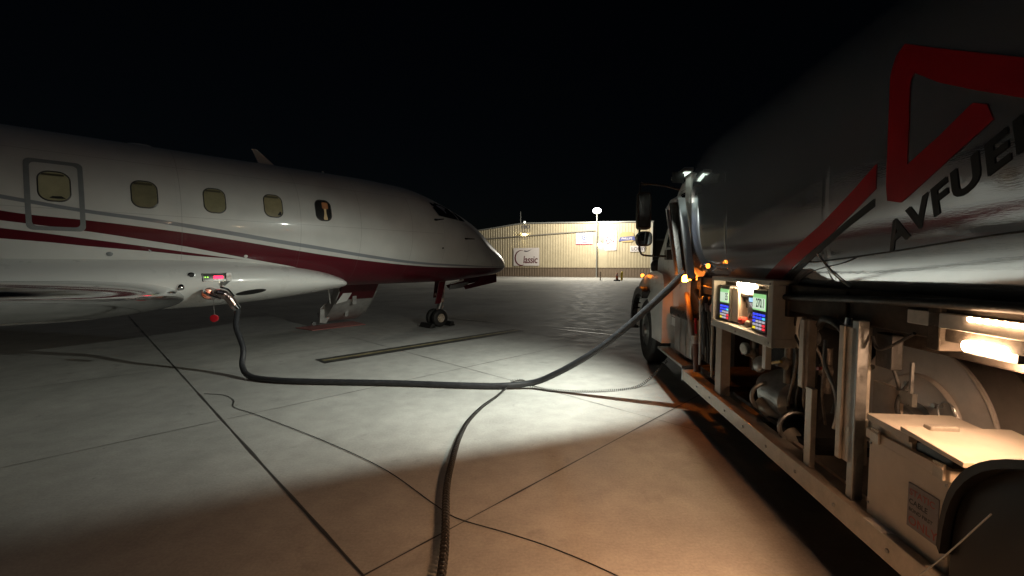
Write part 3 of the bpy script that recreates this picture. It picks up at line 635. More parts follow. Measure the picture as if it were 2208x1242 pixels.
# mirrors
mr = tb(MB().tube(spline([(1.60,5.98,1.72),(1.50,5.98,1.71),(1.24,6.0,1.72),(1.17,6.0,1.76),(1.15,6.0,1.9),(1.15,6.0,2.62),(1.2,6.0,2.68),(1.45,6.0,2.66),(1.66,6.0,2.6)], 6), .014, 10), 'mirror_bracket', M['plastic'], smooth=True)
tb(MB().prism(rr(1.20,2.32,.18,.50,.25), lambda l, z: (l, 5.95, z), lambda l, z: (l, 6.06, z)), 'mirror_head', M['frame'], mr, bevel=.015, smooth=True)
tb(MB().prism(rr(1.20,2.32,.15,.45,.2), lambda l, z: (l, 5.94, z), lambda l, z: (l, 5.955, z)), 'mirror_glass', M['mirrordark'], mr)
tb(MB().prism(rr(1.21,1.945,.20,.20,.35), lambda l, z: (l, 5.95, z), lambda l, z: (l, 6.08, z)), 'convex_mirror_head', M['plastic'], mr, bevel=.02, smooth=True)
cv = MB(); cvo = rr(1.21,1.945,.165,.165,.35)
cv.fan(cvo, lambda l, z: (l, 5.945-.012+.4*((l-1.21)**2+(z-1.945)**2), z), 4); tb(cv, 'convex_mirror_glass', mat('mirror_silver',(.5,.52,.52),.06,1.), mr, smooth='all')
tb(MB().box((1.50,5.93,1.66),(1.62,6.08,1.80)), 'mirror_base', M['plastic'], mr, bevel=.012)
# chrome exhaust shield pipes behind the cab
tb(MB().tube([(1.43,5.62,2.30),(1.43,5.15,1.49)], .036, 14), 'exhaust_pipe', M['brushed'], smooth=True)
tb(MB().bar((1.44,5.12,2.35),(1.44,4.70,1.45),.035,.075,(1,0,0)), 'exhaust_shield', M['brushed'], bevel=.012, smooth=True)
tb(MB().bar((1.45,5.36,2.33),(1.45,4.92,1.47),.02,.16,(1,0,0)), 'shield_backing', M['frame'], bevel=.006)
tb(MB().tube([(1.43,5.62,2.29),(1.43,5.45,2.36),(1.43,5.15,2.36)], .03, 12), 'exhaust_elbow', M['brushed'], smooth=True)
tb(MB().box((1.50,4.98,1.42),(1.66,5.18,2.62)), 'rear_cab_guard', M['truckwhite'], bevel=.01)
# work light at the top front of the tank
lampL, lampS, lampZ = 1.36, 4.86, 2.575
wk = tb(MB().box((1.36,4.75,2.585),(1.46,5.27,2.625)), 'work_light', M['steel'], bevel=.008)
tb(MB().box((1.375,4.80,2.580),(1.445,5.22,2.5845)), 'light_lens', mat('cold_light_lens',(.8,.85,.8),.3,emit=(.85,1,.85),es=1.6), wk)
tb(MB().bar((1.44,5.1,2.6),(1.53,5.1,2.58),.03,.02), 'light_bracket', M['steel'], wk)
lw = tw(lampL, lampS, lampZ)
ld = bpy.data.lights.new('work_light_beam', 'SPOT'); ld.energy = P_COLD; ld.shadow_soft_size = .008; ld.spot_size = radians(103); ld.spot_blend = 1.0; ld.color = (.95, 1.0, .88)
lo = bpy.data.objects.new('work_light_beam', ld); COL.objects.link(lo); lo.location = lw
tgt = Vector((-.60, 5.60, 0)); lo.rotation_euler = (tgt-lw).to_track_quat('-Z', 'Y').to_euler()
# plate added behind the work light to cut the edge of its beam
pd = Vector((-.935,-.355,0)).normalized(); pn_ = Vector((-pd.y, pd.x, 0)); 
if pn_.y > 0: pn_ = -pn_
pc = lw+pn_*.010
def loc_(p): d = p; return (d.dot(Rv)-0, d.dot(Bv)-0, p.z)
q0 = pc-pd*.03; q1 = pc+pd*.13
mb = MB(); vv = []
for p_ in (q0, q1):
    for e_ in (0, .006):
        for dz in (-.10, .01): vv.append(loc_(p_+pn_*e_+Vector((0,0,dz))))
mb.add(vv, [(0,1,3,2),(4,6,7,5),(0,4,5,1),(2,3,7,6),(1,5,7,3),(0,2,6,4)])
tb(mb, 'beam_cutoff_plate', M['frame'], wk)
# side rail
rl = tb(MB().box((1.41,.2,.335),(1.445,4.80,.445)).box((1.41,.2,.436),(1.53,4.80,.448)), 'side_rail', M['alu'], bevel=.004)
tb(MB().box((1.40,4.795,.33),(1.54,4.815,.455)), 'rail_end_cap', M['chrome'], rl)
for s_ in (4.55, 3.3, 2.2, 1.7): tb(MB().box((1.53,s_-.04,.36),(2.25,s_+.04,.42)), 'rail_bracket', M['frame'], rl)
tb(MB().box((1.405,1.93,.447),(1.50,2.04,.452)), 'rail_reflector', M['truckwhite'], rl)
# register box
bx = MB(); s0, s1, z0, z1, L0, L1 = 2.95, 4.04, 1.05, 1.495, 1.42, 1.80
bx.box((L0,s0,z1-.035),(L1,s1,z1)).box((L0,s0,z0),(L1,s1,z0+.06)).box((L0,s0,z0+.06),(L0+.30,s0+.03,z1-.035)).box((L0,s1-.05,z0+.06),(L1,s1,z1-.035)).box((L1,s0,z0),(L1+.02,s1,z1))
bx.box((L0-.003,s0-.01,z0-.002),(L0+.012,s0+.055,z1+.002))
M['boxpaint'] = mat('register_box_paint', (.42,.42,.38), .45, noise=.15, nscale=8, bump=.08)
rb = tb(bx, 'register_box', M['boxpaint'], bevel=.005)
M['regcase'] = mat('register_case', (.10,.10,.10), .35, noise=.2, nscale=20); M['regside'] = mat('register_side', (.55,.45,.36), .5, noise=.12)
M['scrn'] = mat('green_lcd', (.3,.35,.3), .3, emit=(.62,.78,.58), es=.95); M['scrg'] = mat('lcd_bezel_green', (.2,.4,.2), .3, emit=(.35,.75,.30), es=.8)
M['scrb'] = mat('blue_lcd', (.2,.3,.4), .3, emit=(.35,.65,1.), es=1.0); M['digit'] = mat('lcd_digit', (.01,.01,.01), .5)
KEYC = {'b': ((.05,.08,1.), 1.1), 'w': ((.75,.7,.8), .55), 'y': ((1.,.75,.02), 1.0), 'r': ((1.,.04,.06), 1.0), 'c': ((.1,.7,1.), .9)}
for k, (c_, e_) in KEYC.items(): M['key'+k] = mat('key_'+k, tuple(.5*x for x in c_), .4, emit=c_, es=e_)
def register(sc, L, sw_, zb, zt, digits, yaw):
    # case standing on the shelf, its face turned to look rearwards and out
    rg = Matrix.Rotation(yaw, 3, 'Z'); piv = Vector((L, sc, 0))
    def R_(l, s_, z): p = Vector((l, s_, z)); q = rg @ (p-piv)+piv; return (q.x, q.y, z)
    def bx_(l0, l1, a0, a1, c0, c1): 
        mb_ = MB(); mb_.box((l0,a0,c0),(l1,a1,c1)); mb_.v = [R_(*p) for p in mb_.v]; return mb_
    h = sw_/2; cz_ = tb(bx_(L, L+.16, sc-h, sc+h, zb, zt), 'meter_register', M['regcase'], rb, bevel=.006)
    tb(bx_(L+.012, L+.155, sc-h-.006, sc-h-.0005, zb+.012, zt-.012), 'case_side', M['regside'], cz_)
    H = zt-zb
    a0, a1 = sc-h+.012, sc+h-.012
    tb(bx_(L-.004, L-.001, a0, a1, zb+.52*H, zt-.10*H), 'display', M['scrg'], cz_)
    tb(bx_(L-.006, L-.0045, a0+.003, a1-.003, zb+.55*H, zt-.19*H), 'display_screen', M['scrn'], cz_)
    vs_, fs_ = text_mesh(digits, size=.085, bold=.002, align='RIGHT')
    tb(MB().add([R_(L-.0075, a0+.008-(p[0]*.62), zb+.60*H+p[1]) for p in vs_], fs_), 'display_digits', M['digit'], cz_)
    grid = ['bbbb', 'bbbc', 'bwww', 'wwwr', 'ywwr']
    for r_ in range(5):
        for c_ in range(4):
            cw = (a1-a0)/4; ch = .40*H/5; ss_ = a1-cw*(c_+.5); zz = zb+.46*H-ch*(r_+.5)
            tb(bx_(L-.006, L-.001, ss_-cw*.34, ss_+cw*.34, zz-ch*.30, zz+ch*.30), 'key', M['key'+grid[r_][c_]], cz_)
    return cz_
register(3.84, 1.46, .19, 1.115, 1.42, '35', radians(2))
register(3.19, 1.45, .20, 1.115, 1.42, '270.1', radians(2))
# far register's pale side faces the middle of the box
tb(MB().box((1.475,3.60,1.125),(1.70,3.735,1.41)), 'meter_housing', M['regside'], rb, bevel=.01)
prn = tb(MB().box((1.50,3.32,1.112),(1.64,3.50,1.44)), 'ticket_printer', M['steel'], rb, bevel=.006)
tb(MB().box((1.494,3.35,1.315),(1.499,3.46,1.385)), 'printer_display', M['scrb'], prn)
flat_text('797', lambda x, y: (1.496, 3.455-x, 1.272+y), 'printer_text', M['keyw'], prn, off=OT, size=.045, bold=.001)
tb(MB().lathe((1.50,3.50,1.16),(-1,0,0),[(0,.028),(.05,.03),(.065,.012)],18), 'stop_knob', mat('red_knob',(.6,.08,.05),.35,coat=.4), prn, smooth=True)
tb(MB().lathe((1.50,3.38,1.15),(-1,0,0),[(0,.024),(.05,.026),(.065,.012)],18), 'selector_knob', mat('cream_knob',(.6,.45,.35),.35,coat=.4), prn, smooth=True)
tb(MB().tube([(1.47,3.36,1.24),(1.49,3.44,1.19)], .008, 8), 'selector_lever', M['plastic'], prn)
tb(MB().box((1.47,3.42,1.43),(1.57,3.62,1.455)), 'box_lamp', mat('box_lamp_lens',(1,.85,.7),.3,emit=(1,.70,.40),es=280), rb)
bl = bpy.data.lights.new('box_lamp_light', 'POINT'); bl.energy = 5; bl.color = (1,.66,.38); bl.shadow_soft_size = .03
bo = bpy.data.objects.new('box_lamp_light', bl); COL.objects.link(bo); bo.location = tw(1.485, 3.53, 1.40)
# posts and brackets under and beside the box
tb(MB().box((1.45,3.86,.45),(1.53,3.99,1.05)), 'box_post', M['tanpaint'], bevel=.004)
tb(MB().box((1.44,3.06,.88),(1.48,3.11,1.05)), 'box_bracket', M['truckwhite'], bevel=.004)
tb(MB().box((1.44,2.62,.88),(1.455,2.665,1.28)).box((1.455,2.60,.88),(1.50,2.665,1.28)), 'door_post', M['alu'], bevel=.003)
tb(MB().box((1.445,2.53,.45),(1.475,2.59,.90)), 'lower_post', M['alu'], bevel=.003)
tb(MB().box((1.435,2.27,.62),(1.45,2.305,1.295)).box((1.45,2.20,.62),(1.52,2.30,1.295)), 'door_post', M['alu'], bevel=.003)
tb(MB().box((1.45,2.19,.45),(1.50,2.235,1.33)), 'corner_post', M['steel'], bevel=.004)
tb(MB().box((1.60,2.13,.45),(1.62,2.30,1.02)), 'compartment_panel', M['tanpaint'], bevel=.004)
tb(MB().box((1.52,2.08,1.12),(1.57,2.18,1.28)), 'junction_box', M['frame'], bevel=.006)
# hose loop and valves between the posts
tb(MB().tube(spline([(1.52,2.62,1.24),(1.48,2.5,1.30),(1.47,2.36,1.28),(1.5,2.33,1.18),(1.52,2.40,.95),(1.5,2.42,.8)], 8), .02, 10), 'hose_loop', M['rubber'], smooth=True)
tb(MB().tube(spline([(1.50,2.52,1.18),(1.48,2.48,1.05),(1.5,2.42,.92),(1.5,2.40,.80),(1.5,2.42,.72)], 8), .011, 8), 'hanging_strap', M['steel'], smooth=True)
tb(MB().lathe((1.50,2.33,1.33),(0,0,-1),[(0,.02),(.05,.03),(.07,.03),(.1,.015)],16), 'coupling', M['chrome'], smooth=True)
tb(MB().tube(spline([(1.5,4.15,1.30),(1.47,4.18,1.1),(1.5,4.14,.9),(1.5,4.2,.6)], 8), .018, 10), 'hose_loop', M['rubber'], smooth=True)
tb(MB().tube([(1.47,4.13,.55),(1.47,4.13,1.32)], .012, 8), 'vertical_rod', M['alu'], smooth=True)
tb(MB().tube([(1.46,4.50,.50),(1.46,4.55,.78)], .035, 14), 'red_cylinder', mat('rusty_paint',(.16,.07,.05),.5,noise=.4), smooth=True)
tb(MB().tube([(1.455,4.57,.76),(1.455,4.59,.86)], .03, 14).tube([(1.45,4.40,.60),(1.45,4.42,1.25)], .012, 8), 'grab_handle', M['truckwhite'], smooth=True)
tb(MB().tube([(1.47,4.60,.88),(1.47,4.62,1.04)], .012, 12), 'red_reflector_strip', M['redplastic'], smooth=True)
tb(MB().tube(spline([(1.5,4.72,1.32),(1.52,4.6,1.22),(1.5,4.45,1.25),(1.48,4.38,1.1),(1.5,4.42,.85),(1.52,4.5,.7)], 8), .032, 10), 'hose_loop', M['hose'], smooth=True)
tb(MB().box((1.52,4.36,1.02),(1.75,4.70,1.28)), 'valve_body', mat('grimy_paint',(.22,.17,.14),.55,noise=.4,nscale=12,bump=.3), bevel=.03)
tb(MB().lathe((1.52,4.42,1.16),(-1,0,0),[(0,.07),(.04,.07),(.05,.05),(.07,.05)],20), 'valve_flange', M['steel'], smooth=True)
tb(MB().lathe((1.50,4.15,1.19),(-1,0,0),[(0,.05),(.03,.05),(.045,.03)],18), 'gauge', mat('grimy_pink_dial',(.35,.18,.15),.4,noise=.3), smooth=True)
# pump and piping in the dark bay
pp = tb(MB().lathe((1.75,3.35,.62),(0,1,0),[(-.2,.12),(-.16,.16),(.1,.18),(.14,.12),(.3,.10)],28), 'pump_casing', M['steel'], smooth=True)
for s_, z_ in ((3.36,.60),(2.95,.52)):
    tb(MB().tube([(1.60+.10*cos(a_), s_+.02, z_+.10*sin(a_)) for a_ in [2*pi*k/24 for k in range(25)]], .016, 8, False), 'pipe_ring', M['steel'], smooth=True)
    tb(MB().tube(spline([(1.58,s_+.05,z_-.05),(1.62,s_-.05,z_-.1),(1.75,s_-.14,z_-.1),(2.1,s_-.15,z_-.05)], 6), .05, 14), 'pipe_elbow', M['alu'], smooth=True)
tb(MB().lathe((1.62,3.48,.82),(-1,0,.2),[(0,.06),(.03,.065),(.05,.05),(.06,.02)],20), 'drain_valve', M['steel'], smooth=True)
tb(MB().tube([(1.9,3.0,1.12),(1.9,4.7,1.12)], .05, 12).tube([(2.0,4.6,.9),(2.0,3.0,.9)], .04, 12), 'fuel_pipe', M['frame'], smooth=True)
tb(MB().box((1.58,4.0,.45),(2.15,4.78,.50)).box((1.58,2.7,.45),(2.15,3.9,.48)), 'equipment_deck', M['frame'])
tb(MB().box((2.14,2.94,.45),(2.18,4.9,1.28)), 'bay_back_wall', M['frame'])
# step and battery box behind the front wheel
tb(MB().box((1.56,5.05,.50),(1.98,5.72,.96)), 'battery_box', M['steel'], bevel=.015)
for s_ in (5.2, 5.42): tb(MB().box((1.545,s_-.012,.50),(1.562,s_+.012,.97)), 'box_strap', M['chrome'])
tb(MB().box((1.50,5.05,.955),(1.75,5.75,1.06)), 'battery_lid', M['plastic'], bevel=.02)
tb(MB().box((1.45,5.0,.42),(1.80,6.15,.455)), 'cab_step', M['steel'], bevel=.006)
tb(MB().box((1.50,5.05,.40),(2.2,6.0,.42)).box((1.98,4.9,.42),(2.2,6.6,.95)).box((1.62,4.9,1.05),(2.2,5.3,1.42)), 'undercab_frame', M['frame'])
tb(MB().tube(spline([(1.55,5.2,1.25),(1.5,5.0,1.2),(1.5,4.9,1.0),(1.55,4.95,.75)], 8), .03, 10).tube(spline([(1.6,5.3,1.2),(1.55,5.15,1.1),(1.55,5.1,.98)], 6), .02, 8), 'air_hose', mat('dusty_hose',(.20,.15,.13),.5,noise=.3), smooth=True)
# marker lamps
tb(MB().lathe((1.45,4.90,1.462),(-1,-.35,0),[(0,.055),(.03,.055),(.06,.042),(.08,.02),(.085,.002)],20), 'marker_lamp', M['amber'], smooth=True)
tb(MB().box((1.45,4.72,1.42),(1.50,4.86,1.50)), 'lamp_housing', M['plastic'], bevel=.01)
tb(MB().lathe((1.44,4.19,1.585),(-1,-.3,0),[(0,.022),(.012,.022),(.02,.01)],16), 'marker_lamp', M['amberdim'], smooth=True)
tb(MB().tube(spline([(1.46,4.19,1.585),(1.47,4.3,1.58),(1.47,4.45,1.60),(1.5,4.6,1.58)], 6), .012, 8), 'lamp_wiring', M['chrome'], smooth=True)
# rear compartment, reel, LED bars
tb(MB().box((2.14,-.2,.45),(2.18,2.93,1.28)), 'rear_back_wall', M['tanpaint'])
tb(MB().box((1.66,2.90,.45),(2.14,2.93,1.28)), 'bay_divider', M['frame'])
tb(MB().box((1.55,.2,.42),(2.14,2.9,.45)), 'compartment_floor', M['tanpaint'])
rc = (1.93, 2.0-.0, .80)
reel = tb(MB().lathe((1.90,2.38,.785),(-1,0,0),[(-.18,.41),(-.17,.42),(-.16,.42),(-.155,.14),(.0,.14),(.005,.410),(.012,.418),(.022,.418),(.026,.408),(.014,.40),(.012,.25),(.03,.245),(.034,.24),(.026,.225),(.024,.08)], 72), 'hose_reel', mat('grey_reel_disc', (.50,.46,.42), .38, .15, noise=.14, nscale=9, rvar=.1), smooth=True)
tb(MB().lathe((1.93,2.38,.785),(-1,0,0),[(.03,.10),(.06,.10),(.065,.075),(.11,.075),(.12,.06),(.16,.055),(.165,.03)], 32), 'reel_hub', M['steel'], reel, smooth=True)
for k in range(6):
    a_ = radians(20+60*k); tb(MB().lathe((1.885,2.38+.18*cos(a_),.80+.18*sin(a_)),(-1,0,0),[(0,.010),(.035,.009),(.04,.014),(.052,.012)],10), 'reel_bolt', M['steel'], reel)
for k in range(12):
    a_ = radians(10+30*k); tb(MB().lathe((1.8895,2.38+.335*cos(a_),.80+.335*sin(a_)),(-1,0,0),[(0,.010),(.002,.009)],10), 'reel_hole', M['dark'], reel)
tb(MB().tube([(1.82+.11*cos(a_)*0+.0, 2.15+.045*cos(a_), .91+.05*sin(a_)) for a_ in [2*pi*k/20 for k in range(21)]], .004, 6, False), 'pin_ring', M['steel'], smooth=True)
tb(MB().box((1.60,2.06,.96),(1.62,2.16,1.02)).bar((1.60,2.07,1.02),(1.60,2.07,1.16),.012,.012), 'latch_plate', M['steel'])
tb(MB().tube(spline([(1.64,2.12,1.06),(1.60,2.14,.95),(1.62,2.13,.8),(1.60,2.14,.66),(1.62,2.1,.5)], 8), .011, 8), 'cable_conduit', M['rubber'], smooth=True)
tb(MB().box((1.50,1.02,1.352),(1.56,1.98,1.412)), 'lamp_channel', M['alu'], bevel=.004)
tb(MB().box((1.63,.6,1.27),(2.13,2.9,1.30)), 'compartment_roof', M['tanpaint'])
tb(MB().box((1.50,.60,.45),(1.545,.64,1.34)), 'door_frame', M['alu'])
bar = MB()
for k in range(22): bar.lathe((1.498,1.695-.03*k,1.402),(-1,0,-.1),[(0,.009),(.008,.008),(.012,.003)],10)
tb(bar, 'led_strip', M['led'])
cap = [(1.655+.062*cos(a_)+(.012 if cos(a_) > 0 else -.012)*0, 1.302+.02*sin(a_)) for a_ in [2*pi*k/28 for k in range(28)]]
cap = [(1.655+math.copysign(.055, cos(a_))+.02*cos(a_), 1.302+.02*sin(a_)) for a_ in [2*pi*(k+.5)/28 for k in range(28)]]
tb(MB().prism(cap, lambda s_, z: (1.50, s_, z), lambda s_, z: (1.525, s_, z)), 'led_lamp', M['ledlamp'])
tb(MB().box((1.526,1.56,1.27),(1.55,1.75,1.345)), 'lamp_mount', M['steel'])
wa = bpy.data.lights.new('led_strip_light', 'AREA'); wa.shape = 'RECTANGLE'; wa.size = .8; wa.size_y = .05; wa.spread = radians(94); wa.energy = 47; wa.color = (1, .50, .24)
wo = bpy.data.objects.new('led_strip_light', wa); COL.objects.link(wo); wo.location = tw(1.58, 1.25, 1.335)
wo.rotation_euler = (Rv*-.80+Bv*.70+Vector((0,0,-1.0))).to_track_quat('-Z', 'Y').to_euler()
wi = bpy.data.lights.new('reel_fill_light', 'AREA'); wi.size = .06; wi.energy = 5.5; wi.color = (1, .60, .36)  # added fill without a fixture, aimed at the hose reel
wj = bpy.data.objects.new('reel_fill_light', wi); COL.objects.link(wj); wj.location = tw(1.60, 1.60, 1.255)
wj.rotation_euler = (Rv*.45+Bv*.75+Vector((0,0,-.55))).to_track_quat('-Z', 'Y').to_euler()
# bay clutter: valves, handles, wiring, clamps, bolts
M['redhandle'] = mat('red_valve_handle', (.30,.02,.015), .45, noise=.3, nscale=20); M['yelhandle'] = mat('yellow_valve_handle', (.35,.22,.02), .45, noise=.3, nscale=20)
M['grime'] = mat('oily_metal', (.14,.12,.10), .45, .4, noise=.5, nscale=18, bump=.3)
for s_, L_, z_, m_ in ((3.72,1.62,.86,'redhandle'), (3.18,1.60,.90,'yelhandle'), (2.78,1.62,.95,'redhandle')):
    vb = tb(MB().lathe((L_+.06,s_,z_),(-1,0,0),[(0,.045),(.03,.05),(.05,.03),(.09,.022)],16).tube([(L_+.05,s_,z_-.14),(L_+.05,s_,z_+.14)], .026, 12), 'valve', M['grime'], smooth=True)
    tb(MB().bar((L_-.035,s_-.08,z_+.03),(L_-.035,s_+.05,z_-.01),.018,.02), 'valve_handle', M[m_], vb, bevel=.004)
for s_, z_ in ((3.62,1.02-.10),(2.72,1.16)):
    ga = tb(MB().lathe((1.56,s_,z_),(-1,-.2,0),[(0,.045),(.03,.048),(.034,.042)],24), 'pressure_gauge', M['steel'], smooth=True)
    tb(MB().lathe((1.524,s_-.008,z_),(-1,-.2,0),[(0,.038),(.002,.037)],24), 'gauge_face', M['truckwhite'], ga)
for k in range(5):
    a_ = 2.66+.09*k; tb(MB().tube(spline([(1.56,a_,1.27),(1.54+.01*k,a_+.03,1.15),(1.58,a_-.02*k,1.0),(1.60,a_+.04,.82-.04*k),(1.66,a_+.1,.62)], 6), .008+.003*(k % 3), 8), 'control_line', M['rubber'] if k % 2 else M['grime'], smooth=True)
for k in range(4):
    a_ = 4.28+.07*k; tb(MB().tube(spline([(1.55,a_,1.30),(1.49,a_+.03,1.12),(1.50,a_-.02,.9),(1.53,a_+.05,.62)], 6), .009+.004*(k % 2), 8), 'control_line', M['rubber'] if k % 2 else M['grime'], smooth=True)
bolts = [(1.4085, .5+.35*k, .39) for k in range(12)]
for p_ in bolts: tb(MB().lathe(p_, (-1,0,0), [(-.002,.010),(.004,.010),(.006,.006)], 8), 'rail_bolt', M['steel'], rl)
for s_, z_ in ((2.975,1.47),(2.975,1.08),(4.015,1.47),(4.015,1.08),(3.5,1.478),(3.5,1.075)):
    tb(MB().lathe((1.4165,s_,z_), (-1,0,0), [(-.002,.008),(.004,.008),(.006,.005)], 8), 'box_bolt', M['steel'], rb)
tb(MB().tube(spline([(1.50,2.17,1.26),(1.49,2.12,1.21),(1.50,2.05,1.24),(1.51,1.95,1.31)], 6), .007, 8).tube(spline([(1.56,2.12,1.12),(1.57,2.10,1.05),(1.60,2.14,1.02)], 6), .008, 8), 'lamp_wiring', M['rubber'], smooth=True)
tb(MB().lathe((1.545,2.24,1.10),(0,-1,0),[(0,.014),(.01,.014),(.012,.008)],8), 'post_bolt', M['steel'])
tb(MB().box((1.499,2.215,1.02),(1.501,2.232,1.16)), 'warning_decal', M['yelhandle'])
# cabinet
cb = tb(MB().box((1.455,1.685,.35),(1.80,2.10,.84)), 'cabinet', M['cabinet'], bevel=.01)
tb(MB().box((1.447,1.68,.80),(1.81,2.11,.845)), 'cabinet_rim', M['cabinet'], cb, bevel=.004)
lid = MB().prism([(2.10,.885),(2.10,.915),(1.86,.905),(1.86,.875)], lambda s_, z: (1.44, s_, z), lambda s_, z: (1.80, s_, z)); tb(lid, 'cabinet_lid', M['cabinet'], cb, bevel=.003)
tb(MB().prism([(2.09,.845),(2.09,.884),(1.87,.874),(1.87,.845)], lambda s_, z: (1.46, s_, z), lambda s_, z: (1.79, s_, z)), 'lid_riser', M['cabinet'], cb)
tb(MB().prism([(1.90,.91),(1.90,.93),(1.62,.905),(1.62,.885)], lambda s_, z: (1.435, s_, z), lambda s_, z: (1.85, s_, z)), 'cabinet_lid', M['cabinet'], cb, bevel=.003)
tb(MB().box((1.47,1.70,.845),(1.75,1.86,.884)), 'lid_riser', M['plastic'], cb)
tb(MB().box((1.52,1.86,.917),(1.63,1.90,.945)), 'lid_latch', M['alu'], cb, bevel=.006)
lb = tb(MB().box((1.451,1.725,.53),(1.4545,1.865,.71)), 'warning_label', mat('faded_label',(.20,.18,.19),.5,noise=.2), cb)
M['labred'] = mat('label_red',(.28,.06,.05),.5)
for i, (t_, z_, sz) in enumerate((('STATIC', .665, .036), ('CABLE', .628, .030), ('BOND FIRST', .598, .02), ('ONLY', .545, .05))):
    flat_text(t_, lambda x, y, z_=z_: (1.4498, 1.857-x, z_+y), 'label_text', M['labred'] if i in (0, 3) else M['digit'], lb, off=OT, size=sz, bold=.0006)
M['mudblack'] = mat('black_mudguard_plastic', (.006,.006,.006), .38, spec=.35, noise=.2)
for s_ in (1.72, 2.04):
    tb(MB().box((1.436,s_-.022,.80),(1.446,s_+.022,.86)).tube([(1.436,s_-.024,.845),(1.436,s_+.024,.845)], .006, 8), 'cabinet_hinge', M['alu'], cb)
for s_, z_ in ((1.70,.78),(2.085,.78),(1.70,.50),(2.085,.50)): tb(MB().lathe((1.4545,s_,z_), (-1,0,0), [(-.001,.006),(.003,.006),(.004,.003)], 8), 'cabinet_screw', M['steel'], cb)
# rear mudguard: closed black plastic cover over the rear wheel
mb = MB(); P_ = []
for q in range(33):
    a_ = pi*q/32; P_.append((.80+math.copysign(abs(cos(a_))**.51, cos(a_))*.84, .35+abs(sin(a_))**.51*.70))
mb.prism(P_+[(-.04,.16),(1.64,.16)], lambda s_, z: (1.425+max(0, z-.8)*.25, s_, z), lambda s_, z: (2.05, s_, z))
tb(mb, 'rear_mudguard', M['mudblack'], bevel=.02, smooth=True)
mb = MB(); mb.prism([(p[0]*1.03-.025, p[1]*1.0+.012) for p in P_[1:14]]+[(p[0]*1.03-.04, p[1]-.012) for p in P_[1:14][::-1]], lambda s_, z: (1.395, s_, z), lambda s_, z: (1.46, s_, z))
tb(mb, 'mudguard_lip', M['mudblack'], smooth=True)

# ================================================================== HOSES AND CABLES
def W_(p): return Vector(p)
noz = aw(-5.06, 1.33, 1.17)
hp = [aw(-4.93, 1.535, 1.06), aw(-4.85, 1.56, .92), Vector((-4.10,6.34,.68)), Vector((-3.93,6.22,.38)), Vector((-3.86,6.08,.14)), Vector((-3.62,5.88,.045)), Vector((-3.13,5.70,.042)), Vector((-2.49,5.63,.042)), Vector((-1.55,5.57,.042)), Vector((-.62,5.46,.042)), Vector((-.14,5.43,.045)), Vector((.274,5.44,.085)), Vector((.558,5.315,.236)), Vector((.828,5.194,.422)), Vector((1.085,5.08,.627)), Vector((1.33,4.97,.866)), Vector((1.56,4.865,1.115)), Vector((1.74,4.785,1.316)), Vector((1.89,4.72,1.49)), Vector((1.98,4.74,1.52))]
hs = empty('fuel_hose', (-3.62, 5.88, 0), 0, 'thick black fuel hose running over the concrete from the jet to the truck', 'hose')
HO = (-3.62, 5.88, 0)
MB().tube(spline(hp, 14), .039, 18).build('hose_body', M['hose'], hs, smooth='all', off=HO)
M['hosemark'] = mat('worn_hose_marking', (.30,.22,.14), .7, noise=.4)
hl = spline(hp, 14)
mk = MB()
for i0 in (128, 130, 132, 134, 140, 146, 148, 150):
    c_ = hl[i0]; t_ = (hl[i0+1]-hl[i0]).normalized(); a_ = t_.cross(Vector((0,0,1))).normalized(); b_ = a_.cross(t_); vs_ = []
    for j in range(2):
        for k in range(4):
            an = radians(200+22*k); vs_.append(c_+t_*(.03*j)+(a_*cos(an)*-1*-1+b_*-sin(an))*.0405)
    mk.add(vs_, [(k, k+1, 5+k, 4+k) for k in range(3)])
mk.build('hose_marking', M['hosemark'], hs, off=HO)
nz = MB().lathe(aw(-5.13,1.24,1.17), Av*.15+Nv*1.0+Vector((0,0,-.10)), [(0,.09),(.04,.105),(.07,.105),(.08,.085),(.14,.08),(.17,.07)], 28)
nz.tube(spline([aw(-5.12,1.36,1.165), aw(-5.06,1.47,1.165), aw(-4.98,1.52,1.13), aw(-4.93,1.54,1.06), aw(-4.89,1.55,.98)], 6), [.068]*12+[.060]*13, 16)
nzo = nz.build('fuel_nozzle', M['brass'], hs, smooth=True, off=HO)
MB().tube(spline([aw(-5.22,1.36,1.22), aw(-5.23,1.46,1.19), aw(-5.16,1.50,1.13), aw(-5.05,1.52,1.08)], 5), .018, 10).build('nozzle_handle', M['chrome'], nzo, smooth=True, off=HO)
MB().tube(spline([aw(-5.04,1.48,1.26), aw(-4.96,1.56,1.22), aw(-4.90,1.60,1.12)], 5), .016, 10).build('nozzle_handle', M['chrome'], nzo, smooth=True, off=HO)
MB().lathe(aw(-5.19,1.37,1.16), Nv, [(0,.07),(.02,.078),(.05,.07),(.055,.04)], 20).build('nozzle_collar', mat('copper_collar',(.75,.32,.24),.25,1.,noise=.1), nzo, smooth=True, off=HO)
MB().tube([aw(-4.93,1.535,1.05), aw(-4.85,1.56,.92)], .058, 18).build('hose_coupling', M['chrome'], nzo, smooth=True, off=HO)
dc = aw(-5.13,1.48,.80)
MB().tube([aw(-5.13,1.46,1.10), dc+Vector((0,0,.05))], .004, 6).build('dust_cap_cord', M['steel'], nzo, off=HO)
MB().lathe(dc, Nv*.7-Av*.5, [(-.022,.035),(-.02,.052),(.02,.055),(.024,.045)], 24).build('dust_cap', M['redplastic'], nzo, smooth=True, off=HO)
